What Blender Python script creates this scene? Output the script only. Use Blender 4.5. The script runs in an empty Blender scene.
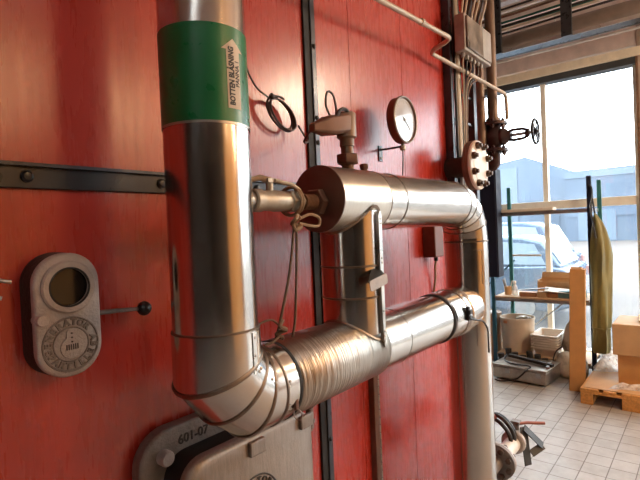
import bpy, bmesh, math, random
from mathutils import Vector, Matrix, Euler
random.seed(7)
C = bpy.context.scene.collection
PI = math.pi
V3 = Vector

# ------------------------------------------------------------------ materials
def new_mat(name):
    m = bpy.data.materials.new(name); m.use_nodes = True
    nt = m.node_tree
    return m, nt, nt.nodes['Principled BSDF'], nt.nodes['Material Output']

def nd(nt, t, **k):
    n = nt.nodes.new(t)
    for a, b in k.items(): setattr(n, a, b)
    return n

def coords(nt, scale=(1, 1, 1)):
    tc = nd(nt, 'ShaderNodeTexCoord'); mp = nd(nt, 'ShaderNodeMapping')
    mp.inputs['Scale'].default_value = scale
    nt.links.new(tc.outputs['Object'], mp.inputs['Vector'])
    return mp.outputs['Vector']

def noise(nt, vec, scale, detail=3.0, rough=.55):
    n = nd(nt, 'ShaderNodeTexNoise')
    n.inputs['Scale'].default_value = scale; n.inputs['Detail'].default_value = detail
    n.inputs['Roughness'].default_value = rough
    nt.links.new(vec, n.inputs['Vector'])
    return n.outputs['Fac']

def ramp(nt, fac, stops):
    r = nd(nt, 'ShaderNodeValToRGB')
    e = r.color_ramp.elements
    while len(e) < len(stops): e.new(.5)
    for i, (p, c) in enumerate(stops):
        e[i].position = p; e[i].color = (*c, 1)
    nt.links.new(fac, r.inputs['Fac'])
    return r.outputs['Color']

def mrange(nt, fac, a, b, lo=.3, hi=.7):
    r = nd(nt, 'ShaderNodeMapRange')
    r.inputs[1].default_value = lo; r.inputs[2].default_value = hi
    r.inputs[3].default_value = a; r.inputs[4].default_value = b
    nt.links.new(fac, r.inputs[0])
    return r.outputs[0]

def bump(nt, h, strength, dist, bs):
    b = nd(nt, 'ShaderNodeBump')
    b.inputs['Strength'].default_value = strength; b.inputs['Distance'].default_value = dist
    nt.links.new(h, b.inputs['Height']); nt.links.new(b.outputs['Normal'], bs.inputs['Normal'])

def mat(name, col, rough=.5, metal=0., var=.12, nscale=12., stretch=(1, 1, 1), bmp=0., bscale=80., rvar=.08, spec=.5, coat=0.):
    m, nt, bs, out = new_mat(name)
    v = coords(nt, stretch)
    f = noise(nt, v, nscale)
    d = tuple(max(0, c * (1 - var)) for c in col); l = tuple(min(1, c * (1 + var)) for c in col)
    nt.links.new(ramp(nt, f, [(.3, d), (.7, l)]), bs.inputs['Base Color'])
    nt.links.new(mrange(nt, f, max(.02, rough - rvar), min(1, rough + rvar)), bs.inputs['Roughness'])
    bs.inputs['Metallic'].default_value = metal
    bs.inputs['Specular IOR Level'].default_value = spec
    bs.inputs['Coat Weight'].default_value = coat
    if bmp:
        bump(nt, noise(nt, v, bscale, 2), bmp, .01, bs)
    return m

M = {}
def red_paint():
    m, nt, bs, out = new_mat('red_gloss_paint')
    v = coords(nt, (1, 1, 1)); vs = coords(nt, (9, 9, 1.1))
    f = noise(nt, v, 2.2, 4)
    fs = noise(nt, vs, 6, 4)
    c1 = ramp(nt, f, [(.3, (.39, .030, .018)), (.7, (.46, .036, .021))])
    nt.links.new(c1, bs.inputs['Base Color'])
    nt.links.new(mrange(nt, fs, .26, .29), bs.inputs['Roughness'])
    bs.inputs['Specular IOR Level'].default_value = .65
    o = noise(nt, v, 140, 2)
    mx = nd(nt, 'ShaderNodeMath', operation='ADD')
    sc = nd(nt, 'ShaderNodeMath', operation='MULTIPLY'); sc.inputs[1].default_value = 1.1
    nt.links.new(o, sc.inputs[0]); nt.links.new(sc.outputs[0], mx.inputs[0]); nt.links.new(fs, mx.inputs[1])
    bump(nt, mx.outputs[0], .05, .003, bs)
    return m
M['red'] = red_paint()

def cladding(name, base, rough, axis, wr=0.):
    m, nt, bs, out = new_mat(name)
    st = [26, 26, 26]; st['xyz'.index(axis)] = 1.0
    circ = [3, 3, 3]; circ['xyz'.index(axis)] = 40
    v = coords(nt, tuple(st)); vc = coords(nt, tuple(circ)); v0 = coords(nt)
    f = noise(nt, v0, 7, 3)
    nt.links.new(ramp(nt, f, [(.3, tuple(c * .88 for c in base)), (.7, base)]), bs.inputs['Base Color'])
    bs.inputs['Metallic'].default_value = 1
    nt.links.new(mrange(nt, noise(nt, v0, 14, 4), rough - .02, rough + .03), bs.inputs['Roughness'])
    if wr:
        bump(nt, noise(nt, vc, 1.6, 3), wr, .012, bs)
    else:
        bump(nt, noise(nt, v, .5, 1), .012, .002, bs)
    return m
SS = (.60, .565, .52)
M['clad_z'] = cladding('brushed_cladding_upright', SS, .17, 'z')
M['clad_x'] = cladding('brushed_cladding_level', SS, .20, 'x')
M['clad_wrinkle'] = cladding('wrinkled_cladding', (.40, .36, .31), .34, 'x', .5)
M['clad_dark'] = mat('dull_end_cladding', (.20, .13, .105), .5, .85, .2)
M['rivet'] = mat('rivet_steel', (.45, .42, .38), .35, 1)
M['seam'] = mat('seam_steel', (.22, .17, .13), .42, 1)
M['strap'] = mat('bright_strap', (.60, .57, .52), .32, 1)
M['gap'] = mat('black_rubber_and_gap_shade', (.012, .01, .009), .7)
M['green'] = mat('green_tape', (.004, .15, .048), .33, 0, .08, 20)
M['paper'] = mat('cream_sticker', (.60, .49, .36), .55, 0, .06)
M['ink'] = mat('black_ink', (.016, .013, .012), .6)
M['cast'] = mat('grey_cast_iron', (.235, .20, .175), .55, .35, .22, 26, bmp=.3, bscale=120)
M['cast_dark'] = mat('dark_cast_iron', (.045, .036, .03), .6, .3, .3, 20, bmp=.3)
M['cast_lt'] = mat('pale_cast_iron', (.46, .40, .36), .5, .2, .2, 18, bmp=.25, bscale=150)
M['door_steel'] = mat('aluminium_painted_steel', (.29, .25, .215), .42, .45, .14, 16, (9, 9, 1), .15, 60)
M['rust'] = mat('rusty_iron', (.19, .10, .055), .65, .3, .4, 24, bmp=.3)
M['black_steel'] = mat('black_painted_steel', (.018, .019, .022), .32, .2, .25, 14)
M['strip_steel'] = mat('blue_black_steel', (.04, .045, .058), .33, .4, .25, 14)
M['bakelite'] = mat('black_bakelite', (.012, .011, .011), .28)
M['brass'] = mat('dull_brass', (.40, .34, .26), .42, .5, .25, 25)
M['brown_metal'] = mat('brown_painted_metal', (.17, .085, .055), .5, .25, .2, 20)
M['tan_metal'] = mat('tan_housing', (.22, .145, .10), .48, .25, .15, 20)
M['cable_black'] = mat('black_cable', (.02, .014, .013), .5)
M['cable_brown'] = mat('brown_cord', (.17, .105, .065), .85, 0, .25, 60)
M['cable_dark'] = mat('dark_brown_cable', (.05, .03, .022), .55)
M['cord_tan'] = mat('tan_cord', (.33, .22, .13), .85, 0, .2, 60)
M['cream'] = mat('cream_enamel', (.50, .42, .33), .45, .1, .12)
M['cable_cream'] = mat('cream_cable', (.46, .39, .29), .55)
M['box_grey'] = mat('grey_box_plastic', (.34, .32, .30), .5, .1, .25, 14)
M['box_lid'] = mat('smoky_box_lid', (.20, .16, .125), .35, 0, .6, 9)
M['flange_white'] = mat('white_flange', (.74, .68, .60), .45, 0, .12, 22)
M['flange_brown'] = mat('red_brown_flange', (.15, .055, .035), .5, .2, .25, 20)
M['flange_rim'] = mat('brown_grey_flange_rim', (.17, .115, .085), .5, .2, .25, 20)
M['bolt'] = mat('weathered_bolt', (.11, .075, .055), .45, .7, .3, 40)
M['valve'] = mat('dark_maroon_valve', (.05, .022, .022), .45, .25, .25, 25)
M['wheel'] = mat('dark_blue_handwheel', (.02, .022, .034), .35, .2)
M['pipe_brown'] = mat('rusty_brown_pipe', (.16, .105, .075), .5, .4, .25, 10)
M['navy'] = mat('navy_cabinet_paint', (.012, .014, .03), .6, 0, .1, spec=.2)
M['teal'] = mat('teal_post_paint', (.016, .11, .18), .45, 0, .12)
M['teal_lt'] = mat('green_teal_post_paint', (.03, .17, .18), .45, 0, .12)
M['galv'] = mat('galvanised_steel', (.40, .40, .40), .4, .8, .15)
M['wood'] = mat('pine_board', (.48, .30, .16), .6, 0, .2, 8, (1, 1, 14))
M['wood_shelf'] = mat('raw_chipboard', (.50, .33, .19), .6, 0, .15, 30)
M['wood_pallet'] = mat('pallet_pine', (.64, .31, .085), .6, 0, .2, 6, (1, 9, 9))
M['board_pale'] = mat('pale_plank', (.80, .72, .60), .6, 0, .1, 12)
M['carton'] = mat('corrugated_cardboard', (.56, .28, .09), .65, 0, .08, 10)
M['carton_lt'] = mat('pale_cardboard', (.60, .37, .18), .65, 0, .08, 10)
M['carton_dk'] = mat('brown_card', (.34, .16, .075), .65, 0, .1, 10)
M['bucket'] = mat('cream_plastic', (.62, .50, .37), .45, 0, .06)
M['tray'] = mat('white_plastic', (.74, .66, .57), .4, 0, .05)
M['bag'] = mat('creased_plastic_bag', (.55, .50, .44), .3, 0, .3, 9, bmp=.5, bscale=30)
M['tin'] = mat('brown_tin', (.34, .19, .10), .5)
M['teal_box'] = mat('teal_card', (.10, .20, .22), .6)
M['white'] = mat('white_paper', (.72, .69, .64), .6)
M['inox'] = mat('scuffed_stainless', (.42, .37, .32), .36, .85, .2, 14, bmp=.2, bscale=30)
M['olive'] = mat('olive_rubber_cloth', (.21, .185, .065), .5, 0, .25, 9, (2, 2, .5))
M['hose'] = mat('black_hose', (.022, .021, .02), .45)
M['redbar'] = mat('faded_red_bar', (.36, .12, .09), .5)
M['aluframe'] = mat('cream_window_frame', (.88, .83, .73), .5, 0, .05)
M['frame_dark'] = mat('dark_window_head', (.05, .05, .052), .5)
M['lintel'] = mat('tan_lintel', (.86, .74, .56), .6, 0, .08)
M['deck'] = mat('ceiling_sheet', (.80, .66, .60), .42, .1, .15, 5)
M['duct'] = mat('brown_grey_duct', (.30, .22, .18), .45, .4, .2, 6)
M['tray_steel'] = mat('tray_galvanised', (.42, .38, .34), .35, .8, .1)
M['green_cable'] = mat('green_cable', (.01, .12, .075), .5)
M['plaster'] = mat('grey_plaster', (.05, .043, .04), .8, 0, .1)
M['ochre'] = mat('ochre_wall_paint', (.62, .34, .115), .7, 0, .1, 4)
M['car_paint'] = mat('silver_blue_car_paint', (.05, .10, .18), .25, .3, .05, coat=.6)
M['car_paint_dark'] = mat('blue_van_paint', (.03, .065, .13), .25, .2, .05, coat=.6)
M['tyre'] = mat('tyre_rubber', (.02, .02, .02), .8)
M['car_glass'] = mat('car_window', (.22, .30, .38), .06, 0, .05)
M['facade'] = mat('pale_blue_sheet_facade', (.058, .088, .135), .6, 0, .06, 2, (1, 6, 1))
M['facade_dark'] = mat('slate_blue_facade', (.042, .068, .11), .6, 0, .06, 2, (1, 6, 1))
M['facade_lt'] = mat('light_facade', (.08, .115, .16), .6, 0, .05)

def panel_mat():
    m, nt, bs, out = new_mat('wall_panels')
    v = coords(nt)
    nt.links.new(ramp(nt, noise(nt, v, 6), [(.3, (.38, .28, .22)), (.7, (.44, .33, .265))]), bs.inputs['Base Color'])
    bs.inputs['Roughness'].default_value = .7
    return m
M['panel'] = panel_mat()

def tile_mat():
    m, nt, bs, out = new_mat('grey_white_floor_tiles')
    tc = nd(nt, 'ShaderNodeTexCoord'); mp = nd(nt, 'ShaderNodeMapping')
    mp.inputs['Location'].default_value = (.03, -.098, 0)
    nt.links.new(tc.outputs['Object'], mp.inputs['Vector'])
    b = nd(nt, 'ShaderNodeTexBrick'); b.offset = 0; b.squash = 1
    b.inputs['Color1'].default_value = (.46, .43, .40, 1); b.inputs['Color2'].default_value = (.41, .38, .35, 1)
    b.inputs['Mortar'].default_value = (.15, .12, .10, 1)
    b.inputs['Scale'].default_value = 1; b.inputs['Mortar Size'].default_value = .0035
    b.inputs['Mortar Smooth'].default_value = .2
    b.inputs['Brick Width'].default_value = .156; b.inputs['Row Height'].default_value = .156
    nt.links.new(mp.outputs['Vector'], b.inputs['Vector'])
    mx = nd(nt, 'ShaderNodeMixRGB', blend_type='MULTIPLY'); mx.inputs[0].default_value = .55
    nt.links.new(b.outputs['Color'], mx.inputs[1])
    nt.links.new(ramp(nt, noise(nt, mp.outputs['Vector'], 5, 6, .7), [(.3, (.55, .5, .46)), (.65, (1, 1, 1))]), mx.inputs[2])
    nt.links.new(mx.outputs[0], bs.inputs['Base Color'])
    nt.links.new(mrange(nt, noise(nt, mp.outputs['Vector'], 9, 4), .28, .5), bs.inputs['Roughness'])
    bump(nt, b.outputs['Fac'], -.3, .004, bs)
    return m
M['tiles'] = tile_mat()

def paving_mat():
    m, nt, bs, out = new_mat('concrete_paving')
    v = coords(nt)
    b = nd(nt, 'ShaderNodeTexBrick'); b.offset = .5
    b.inputs['Color1'].default_value = (.075, .057, .048, 1); b.inputs['Color2'].default_value = (.068, .052, .043, 1)
    b.inputs['Mortar'].default_value = (.056, .045, .037, 1)
    b.inputs['Scale'].default_value = 1; b.inputs['Mortar Size'].default_value = .02
    b.inputs['Brick Width'].default_value = 1.2; b.inputs['Row Height'].default_value = .6
    nt.links.new(v, b.inputs['Vector'])
    nt.links.new(b.outputs['Color'], bs.inputs['Base Color']); bs.inputs['Roughness'].default_value = .8
    return m
M['paving'] = paving_mat()

def dusty_glass():
    m, nt, bs, out = new_mat('dusty_window_glass')
    nt.nodes.remove(bs)
    tr = nd(nt, 'ShaderNodeBsdfTransparent'); tr.inputs['Color'].default_value = (.93, .96, .97, 1)
    gl = nd(nt, 'ShaderNodeBsdfGlossy'); gl.inputs['Roughness'].default_value = .03
    tl = nd(nt, 'ShaderNodeBsdfTranslucent'); tl.inputs['Color'].default_value = (.72, .83, .95, 1)
    m1 = nd(nt, 'ShaderNodeMixShader'); m2 = nd(nt, 'ShaderNodeMixShader')
    f = noise(nt, coords(nt, (1, 1, .6)), 2.5, 4)
    nt.links.new(mrange(nt, f, .018, .045), m1.inputs[0])
    nt.links.new(tr.outputs[0], m1.inputs[1]); nt.links.new(tl.outputs[0], m1.inputs[2])
    m2.inputs[0].default_value = .05
    nt.links.new(m1.outputs[0], m2.inputs[1]); nt.links.new(gl.outputs[0], m2.inputs[2])
    nt.links.new(m2.outputs[0], out.inputs['Surface'])
    return m
M['glass'] = dusty_glass()

def film_mat():
    m, nt, bs, out = new_mat('clear_plastic_film')
    bs.inputs['Base Color'].default_value = (.85, .84, .82, 1); bs.inputs['Roughness'].default_value = .2
    tr = nd(nt, 'ShaderNodeBsdfTransparent'); mx = nd(nt, 'ShaderNodeMixShader')
    v = coords(nt)
    nt.links.new(mrange(nt, noise(nt, v, 22, 4), .25, .8), mx.inputs[0])
    nt.links.new(tr.outputs[0], mx.inputs[1]); nt.links.new(bs.outputs[0], mx.inputs[2])
    nt.links.new(mx.outputs[0], out.inputs['Surface'])
    bump(nt, noise(nt, v, 35, 3), .6, .02, bs)
    return m
M['film'] = film_mat()

def emit(name, col, s):
    m, nt, bs, out = new_mat(name)
    bs.inputs['Base Color'].default_value = (*col, 1)
    bs.inputs['Emission Color'].default_value = (*col, 1); bs.inputs['Emission Strength'].default_value = s
    return m
M['lamp'] = emit('warm_lamp_glass', (1, .5, .16), 70)

# ------------------------------------------------------------------ mesh helper
def frame_from(axis):
    z = V3(axis).normalized()
    a = V3((0, 0, 1)) if abs(z.z) < .9 else V3((1, 0, 0))
    x = a.cross(z).normalized(); y = z.cross(x)
    return x, y, z

ORG = {}
class MB:
    def __init__(s): s.bm = bmesh.new()
    def face(s, vs):
        try: return s.bm.faces.new(vs)
        except ValueError: return None
    def hexa(s, P):
        v = [s.bm.verts.new(p) for p in P]
        for f in ((0, 3, 2, 1), (4, 5, 6, 7), (0, 1, 5, 4), (1, 2, 6, 5), (2, 3, 7, 6), (3, 0, 4, 7)): s.face([v[i] for i in f])
        return s
    def box(s, a, b, m=None):
        (x0, y0, z0), (x1, y1, z1) = a, b
        x0, x1 = sorted((x0, x1)); y0, y1 = sorted((y0, y1)); z0, z1 = sorted((z0, z1))
        P = [V3(p) for p in ((x0, y0, z0), (x1, y0, z0), (x1, y1, z0), (x0, y1, z0), (x0, y0, z1), (x1, y0, z1), (x1, y1, z1), (x0, y1, z1))]
        if m is not None: P = [m @ p for p in P]
        return s.hexa(P)
    def cbox(s, c, size, rot=(0, 0, 0)):
        m = Matrix.Translation(c) @ Euler(rot).to_matrix().to_4x4()
        h = V3(size) / 2
        return s.box(-h, h, m)
    def bar(s, p0, p1, w, t, up=(0, 0, 1)):
        p0, p1 = V3(p0), V3(p1); d = (p1 - p0).normalized()
        side = d.cross(V3(up)).normalized(); u = side.cross(d)
        P = []
        for p in (p0, p1):
            P += [p - side * w / 2 - u * t / 2, p + side * w / 2 - u * t / 2, p + side * w / 2 + u * t / 2, p - side * w / 2 + u * t / 2]
        return s.hexa(P)
    def rings(s, R, cap0=True, cap1=True):
        L = [[s.bm.verts.new(p) for p in r] for r in R]; n = len(R[0])
        for a, b in zip(L, L[1:]):
            for i in range(n): s.face([a[i], a[(i + 1) % n], b[(i + 1) % n], b[i]])
        if cap0: s.face(list(reversed(L[0])))
        if cap1: s.face(L[-1])
        return s
    def cyl(s, p0, p1, r, r2=None, n=24, cap=True):
        p0, p1 = V3(p0), V3(p1); x, y, z = frame_from(p1 - p0); r2 = r if r2 is None else r2
        c = [(math.cos(2 * PI * i / n), math.sin(2 * PI * i / n)) for i in range(n)]
        return s.rings([[p0 + (x * a + y * b) * r for a, b in c], [p1 + (x * a + y * b) * r2 for a, b in c]], cap, cap)
    def lathe(s, o, axis, prof, n=32, cap=True):
        o = V3(o); x, y, z = frame_from(axis)
        c = [(math.cos(2 * PI * i / n), math.sin(2 * PI * i / n)) for i in range(n)]
        return s.rings([[o + z * h + (x * a + y * b) * max(r, 1e-4) for a, b in c] for r, h in prof], cap, cap)
    def torus(s, o, axis, R, r, n=36, k=10):
        o = V3(o); x, y, z = frame_from(axis)
        L = []
        for i in range(n):
            t = 2 * PI * i / n; d = x * math.cos(t) + y * math.sin(t)
            L.append([s.bm.verts.new(o + d * (R + r * math.cos(2 * PI * j / k)) + z * r * math.sin(2 * PI * j / k)) for j in range(k)])
        for i in range(n):
            a, b = L[i], L[(i + 1) % n]
            for j in range(k): s.face([a[j], b[j], b[(j + 1) % k], a[(j + 1) % k]])
        return s
    def tube(s, pts, r, n=10):
        pts = [V3(p) for p in pts]; R = []; pd = None; x = None
        for i, p in enumerate(pts):
            d = ((pts[min(i + 1, len(pts) - 1)] - p).normalized() + (p - pts[max(i - 1, 0)]).normalized())
            d = d.normalized() if d.length > 1e-6 else pd
            if x is None: x = frame_from(d)[0]
            else: x = (x - d * x.dot(d)).normalized()
            y = d.cross(x); pd = d
            rr = r[i] if isinstance(r, (list, tuple)) else r
            R.append([p + (x * math.cos(2 * PI * j / n) + y * math.sin(2 * PI * j / n)) * rr for j in range(n)])
        return s.rings(R)
    def prism(s, poly, o, ux, uy, depth):
        """poly of 2D points in the frame (o,ux,uy), extruded along ux x uy by depth"""
        o, ux, uy = V3(o), V3(ux), V3(uy); w = ux.cross(uy)
        A = [o + ux * a + uy * b for a, b in poly]
        return s.rings([A, [p + w * depth for p in A]])
    def sphere(s, c, r, sc=(1, 1, 1), u=20, v=12):
        r0 = bmesh.ops.create_uvsphere(s.bm, u_segments=u, v_segments=v, radius=r)
        bmesh.ops.scale(s.bm, vec=sc, verts=r0['verts']); bmesh.ops.translate(s.bm, vec=V3(c), verts=r0['verts'])
        return s
    def text(s, body, place, size, extrude=.001, align='CENTER', bold=0.):
        cu = bpy.data.curves.new('lettering', 'FONT'); cu.body = body; cu.size = size; cu.extrude = extrude
        cu.align_x = align; cu.align_y = 'CENTER'; cu.offset = bold; cu.resolution_u = 3
        ob = bpy.data.objects.new('lettering_source', cu); C.objects.link(ob)
        dg = bpy.context.evaluated_depsgraph_get(); dg.update()
        me = ob.evaluated_get(dg).to_mesh()
        vs = [s.bm.verts.new(place(v.co.copy())) for v in me.vertices]
        for p in me.polygons: s.face([vs[i] for i in p.vertices])
        ob.evaluated_get(dg).to_mesh_clear()
        bpy.data.objects.remove(ob); bpy.data.curves.remove(cu)
        return s
    def build(s, name, m, parent=None, bevel=0., seg=2, ang=35, smooth=True, sub=0):
        bm = s.bm
        bmesh.ops.recalc_face_normals(bm, faces=bm.faces)
        org = ORG.get(parent.name, V3()) if parent is not None else V3()
        if org.length: bmesh.ops.translate(bm, vec=-org, verts=bm.verts)
        me = bpy.data.meshes.new(name); bm.to_mesh(me); bm.free()
        me.materials.append(M[m] if isinstance(m, str) else m)
        if smooth:
            me.shade_smooth()
            try: me.set_sharp_from_angle(angle=math.radians(ang))
            except Exception: pass
        o = bpy.data.objects.new(name, me); C.objects.link(o)
        if parent is not None:
            o.parent = parent; ORG[o.name] = org
        if bevel:
            b = o.modifiers.new('bevel', 'BEVEL'); b.width = bevel; b.segments = seg; b.limit_method = 'ANGLE'
            b.angle_limit = math.radians(40); b.harden_normals = False
        if sub:
            b = o.modifiers.new('sub', 'SUBSURF'); b.levels = sub; b.render_levels = sub
        return o

def tag(o, label=None, cat=None, group=None, kind=None):
    if label: o['label'] = label
    if cat: o['category'] = cat
    if group: o['group'] = group
    if kind: o['kind'] = kind
    return o
def thing(name, label, cat, loc=(0, 0, 0), group=None):
    o = bpy.data.objects.new(name, None); C.objects.link(o); o.location = loc; o.empty_display_size = .05
    ORG[o.name] = V3(loc)
    return tag(o, label, cat, group)
def struct(o): return tag(o, kind='structure')
def sroot(name, loc=(0, 0, 0)):
    o = bpy.data.objects.new(name, None); C.objects.link(o); o.location = loc; ORG[o.name] = V3(loc)
    return struct(o)
def smooth_path(pts, k=6):
    """Catmull-Rom through the points"""
    P = [V3(p) for p in pts]; out = []
    for i in range(len(P) - 1):
        a, b, c, d = P[max(i - 1, 0)], P[i], P[i + 1], P[min(i + 2, len(P) - 1)]
        for j in range(k):
            t = j / k
            out.append(.5 * ((2 * b) + (c - a) * t + (2 * a - 5 * b + 4 * c - d) * t * t + (3 * b - a - 3 * c + d) * t ** 3))
    out.append(P[-1]); return out
def fillet(pts, r, k=6):
    P = [V3(p) for p in pts]; out = [P[0]]
    for i in range(1, len(P) - 1):
        a = (P[i - 1] - P[i]); b = (P[i + 1] - P[i]); q = min(r, a.length * .45, b.length * .45)
        p0 = P[i] + a.normalized() * q; p1 = P[i] + b.normalized() * q
        for j in range(k + 1):
            t = j / k; out.append(p0 * (1 - t) ** 2 + P[i] * 2 * t * (1 - t) + p1 * t * t)
    out.append(P[-1]); return out
def rrect(x0, z0, x1, z1, r, k=6):
    out = []
    for cx, cz, a0 in ((x1 - r, z1 - r, 0), (x0 + r, z1 - r, 90), (x0 + r, z0 + r, 180), (x1 - r, z0 + r, 270)):
        for j in range(k + 1):
            a = math.radians(a0 + 90 * j / k); out.append((cx + r * math.cos(a), cz + r * math.sin(a)))
    return out
XZ = ((0, 0, 0), (1, 0, 0), (0, 0, 1))      # ux x uz = -y : extrudes towards the room

# ------------------------------------------------------------------ setting
W = 1.25                                     # face of the red boiler wall
XE = 3.2                                     # its far end
XW = 6.5                                     # window wall
struct(MB().box((-5, -6, -.2), (XW + .3, 5, 0)).build('floor', 'tiles', smooth=False))
struct(MB().box((-5, W, 0), (XE, W + .4, 4.1)).build('wall_left', 'red', smooth=False))

# corrugated ceiling sheet, ribs running across the room, with an added, unseen skylight strip as fill for the red wall
mb = MB()
SKX, SKY0, SKY1 = 1.6, -1.5, -1.2
def deck(mb, x0, x1, y0, y1):
    prof = []; xs = x0
    while xs < x1 - .1:
        prof += [(xs, 3.95), (xs + .10, 3.95), (xs + .13, 4.03), (xs + .21, 4.03)]; xs += .24
    prof += [(x1, 3.95), (x1, 4.1), (x0, 4.1)]
    mb.rings([[V3((x, y0, z)) for x, z in prof], [V3((x, y1, z)) for x, z in prof]])
deck(mb, -5, XW + .3, -6, SKY0); deck(mb, -5, XW + .3, SKY1, 5); deck(mb, SKX, XW + .3, SKY0, SKY1)
struct(mb.build('ceiling', 'deck', smooth=False))

struct(MB().box((-5.2, -6.2, 0), (1.2, -6, 4.1)).build('wall_back', 'plaster', smooth=False))
struct(MB().box((1.2, -6.2, 0), (XW + .3, -6, 4.1)).build('wall_side', 'ochre', smooth=False))
struct(MB().box((-5.2, -6, 0), (-5, 5, 4.1)).build('wall_rear', 'plaster', smooth=False))
struct(MB().box((-5, 5, 0), (XW + .3, 5.2, 4.1)).build('wall_far', 'plaster', smooth=False))

# window wall : panelled piers, glazed bays
def pier(name, y0, y1):
    r = sroot(name, (XW, (y0 + y1) / 2, 0))
    z = 0
    while z < 4.0:
        MB().box((XW, y0, z + .006), (XW + .25, y1, min(z + 1.19, 4.1))).build('panel', 'panel', r, .004)
        z += 1.2
    MB().box((XW + .03, y0 + .01, 0), (XW + .22, y1 - .01, 4.1)).build('joint', 'black_steel', r)
    MB().box((XW - .012, y1 - .012, 0), (XW + .02, y1 + .012, 3.5)).build('edge_strip', 'rust', r)
pier('wall_right', .12, .60)
pier('wall_pier', -6, -4.9)
pier('wall_corner', 4.4, 5.0)

def glazed(name, y0, y1, mull, frame_z=3.5):
    r = sroot(name, (XW, (y0 + y1) / 2, 0))
    f = MB()
    f.box((XW + .06, y0, 0), (XW + .14, y1, .10))
    f.box((XW + .06, y0, 0), (XW + .14, y0 + .05, frame_z)); f.box((XW + .06, y1 - .05, 0), (XW + .14, y1, frame_z))
    f.build('window_frame', 'aluframe', r, .004)
    MB().box((XW + .03, y0, 1.845), (XW + .16, y1, 1.945)).build('transom', 'aluframe', r, .004)
    for y in mull:
        MB().box((XW + .06, y - .03, .1), (XW + .14, y + .03, 3.43)).build('mullion', 'aluframe', r, .004)
    MB().box((XW + .0, y0, 3.425), (XW + .16, y1, 3.505)).build('window_head', 'frame_dark', r, .004)
    ys = [y0 + .05] + sorted(mull) + [y1 - .05]
    for a, b in zip(ys, ys[1:]):
        for z0, z1 in ((.1, 1.85), (1.94, 3.43), (3.60, 3.645)):
            MB().box((XW + .095, a + (.03 if a != ys[0] else 0), z0), (XW + .101, b - (.03 if b != ys[-1] else 0), z1)).build('pane', 'glass', r, smooth=False)
    return r
glazed('window_1', .60, 4.4, [1.61, 2.62, 3.6])
glazed('window_2', -4.9, .12, [-3.7, -2.5, -1.2])
sk = sroot('fill_skylight', (-1.4, -1.4, 4.0))  # unseen skylight, added to throw fill light on the wall
mb = MB()
for k in range(7): mb.box((-5 + 1.2 * k - .03 if k < 6 else SKX - .05, SKY0, 3.96), (-5 + 1.2 * k + .03 if k < 6 else SKX, SKY1, 4.06))
mb.build('window_frame', 'aluframe', sk)
MB().box((-5, SKY0, 4.07), (SKX, SKY1, 4.076)).build('pane', 'glass', sk, smooth=False)
struct(MB().box((XW - .04, -6, 3.505), (XW + .25, 5, 3.60)).build('trim_1', 'lintel', bevel=.004))
struct(MB().box((XW + .02, -6, 3.64), (XW + .25, 5, 4.1)).build('trim_2', 'deck'))
struct(MB().box((XW + .3, -45, -.3), (75, 65, -.05)).build('ground', 'paving', smooth=False))

# steel strips on the red wall
r = sroot('trim_3', (.5, W, 1.86))
MB().box((-2, W - .012, 1.829), (1.52, W + .005, 1.889)).build('flat_bar', 'black_steel', r, .003)
MB().box((-2, W - .026, 1.880), (1.52, W - .010, 1.889)).build('top_lip', 'strip_steel', r, .001)
for x in (.10, .445, .80, 1.18):
    MB().lathe((x, W - .012, 1.857), (0, -1, 0), [(.014, 0), (.014, .005), (.009, .010), (.002, .011)], 12).build('bolt', 'black_steel', r)
r = sroot('trim_4', (1.52, W, 1.8))
MB().box((1.480, W - .010, 0), (1.516, W + .005, 3.75)).build('flat_bar', 'gap', r)  # black strip stands in for the shadow gap at the panel joint
MB().box((1.516, W - .016, 0), (1.545, W + .005, 3.75)).build('edge_bar', 'strip_steel', r, .003)
for z in (.55, .84, 1.15, 1.62, 2.06, 2.16, 2.45, 2.75):
    MB().lathe((1.531, W - .016, z), (0, -1, 0), [(.010, 0), (.010, .004), (.006, .007), (.002, .008)], 10).build('bolt', 'black_steel', r)
r = sroot('trim_5', (1.88, W, .6))
MB().box((1.846, W - .03, 0), (1.882, W + .005, 1.22)).build('edge_bar', 'brown_metal', r, .003)
MB().box((1.886, W - .016, 0), (1.915, W + .005, 1.22)).build('hinge_leaf', 'strip_steel', r, .002)
h = MB()
z = .02
while z < 1.2:
    h.cyl((1.90, W - .018, z), (1.90, W - .018, z + .028), .006, n=10); z += .036
h.build('hinge_knuckles', 'rivet', r)
for x in (1.80, 2.28):
    struct(MB().box((x, W - .0015, 0), (x + .004, W + .004, 3.7)).build('trim_%d' % (6 if x < 2 else 7), 'red'))

# ------------------------------------------------------------------ insulated pipework
PY = .925; R = .1012; LX = .728; LZ = 1.303; UZ = 1.797; TX = 1.295; DX = 2.262
pipe = thing('insulated_pipe', 'shiny metal clad insulated pipe loop with a green band, running across the red wall', 'pipe', (LX, PY, 1.2))
def arc_elbow(c, u, v, rad, r, cuts, n=48):
    """lobster-back elbow: c centre of the bend, from direction u to v, cuts = angles of the mitre rings"""
    c, u, v = V3(c), V3(u), V3(v); w = u.cross(v)
    out = []
    for a0, a1 in zip(cuts, cuts[1:]):
        R_ = []
        for a in (a0, a1):
            t = math.radians(a); d = u * math.cos(t) + v * math.sin(t)
            m = math.radians((a1 - a0) / 2)
            o = c + d * rad
            R_.append([o + (d * math.cos(2 * PI * i / n) * 1.0 + w * math.sin(2 * PI * i / n)) * r for i in range(n)])
        out.append((R_, a1))
    return out
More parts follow.
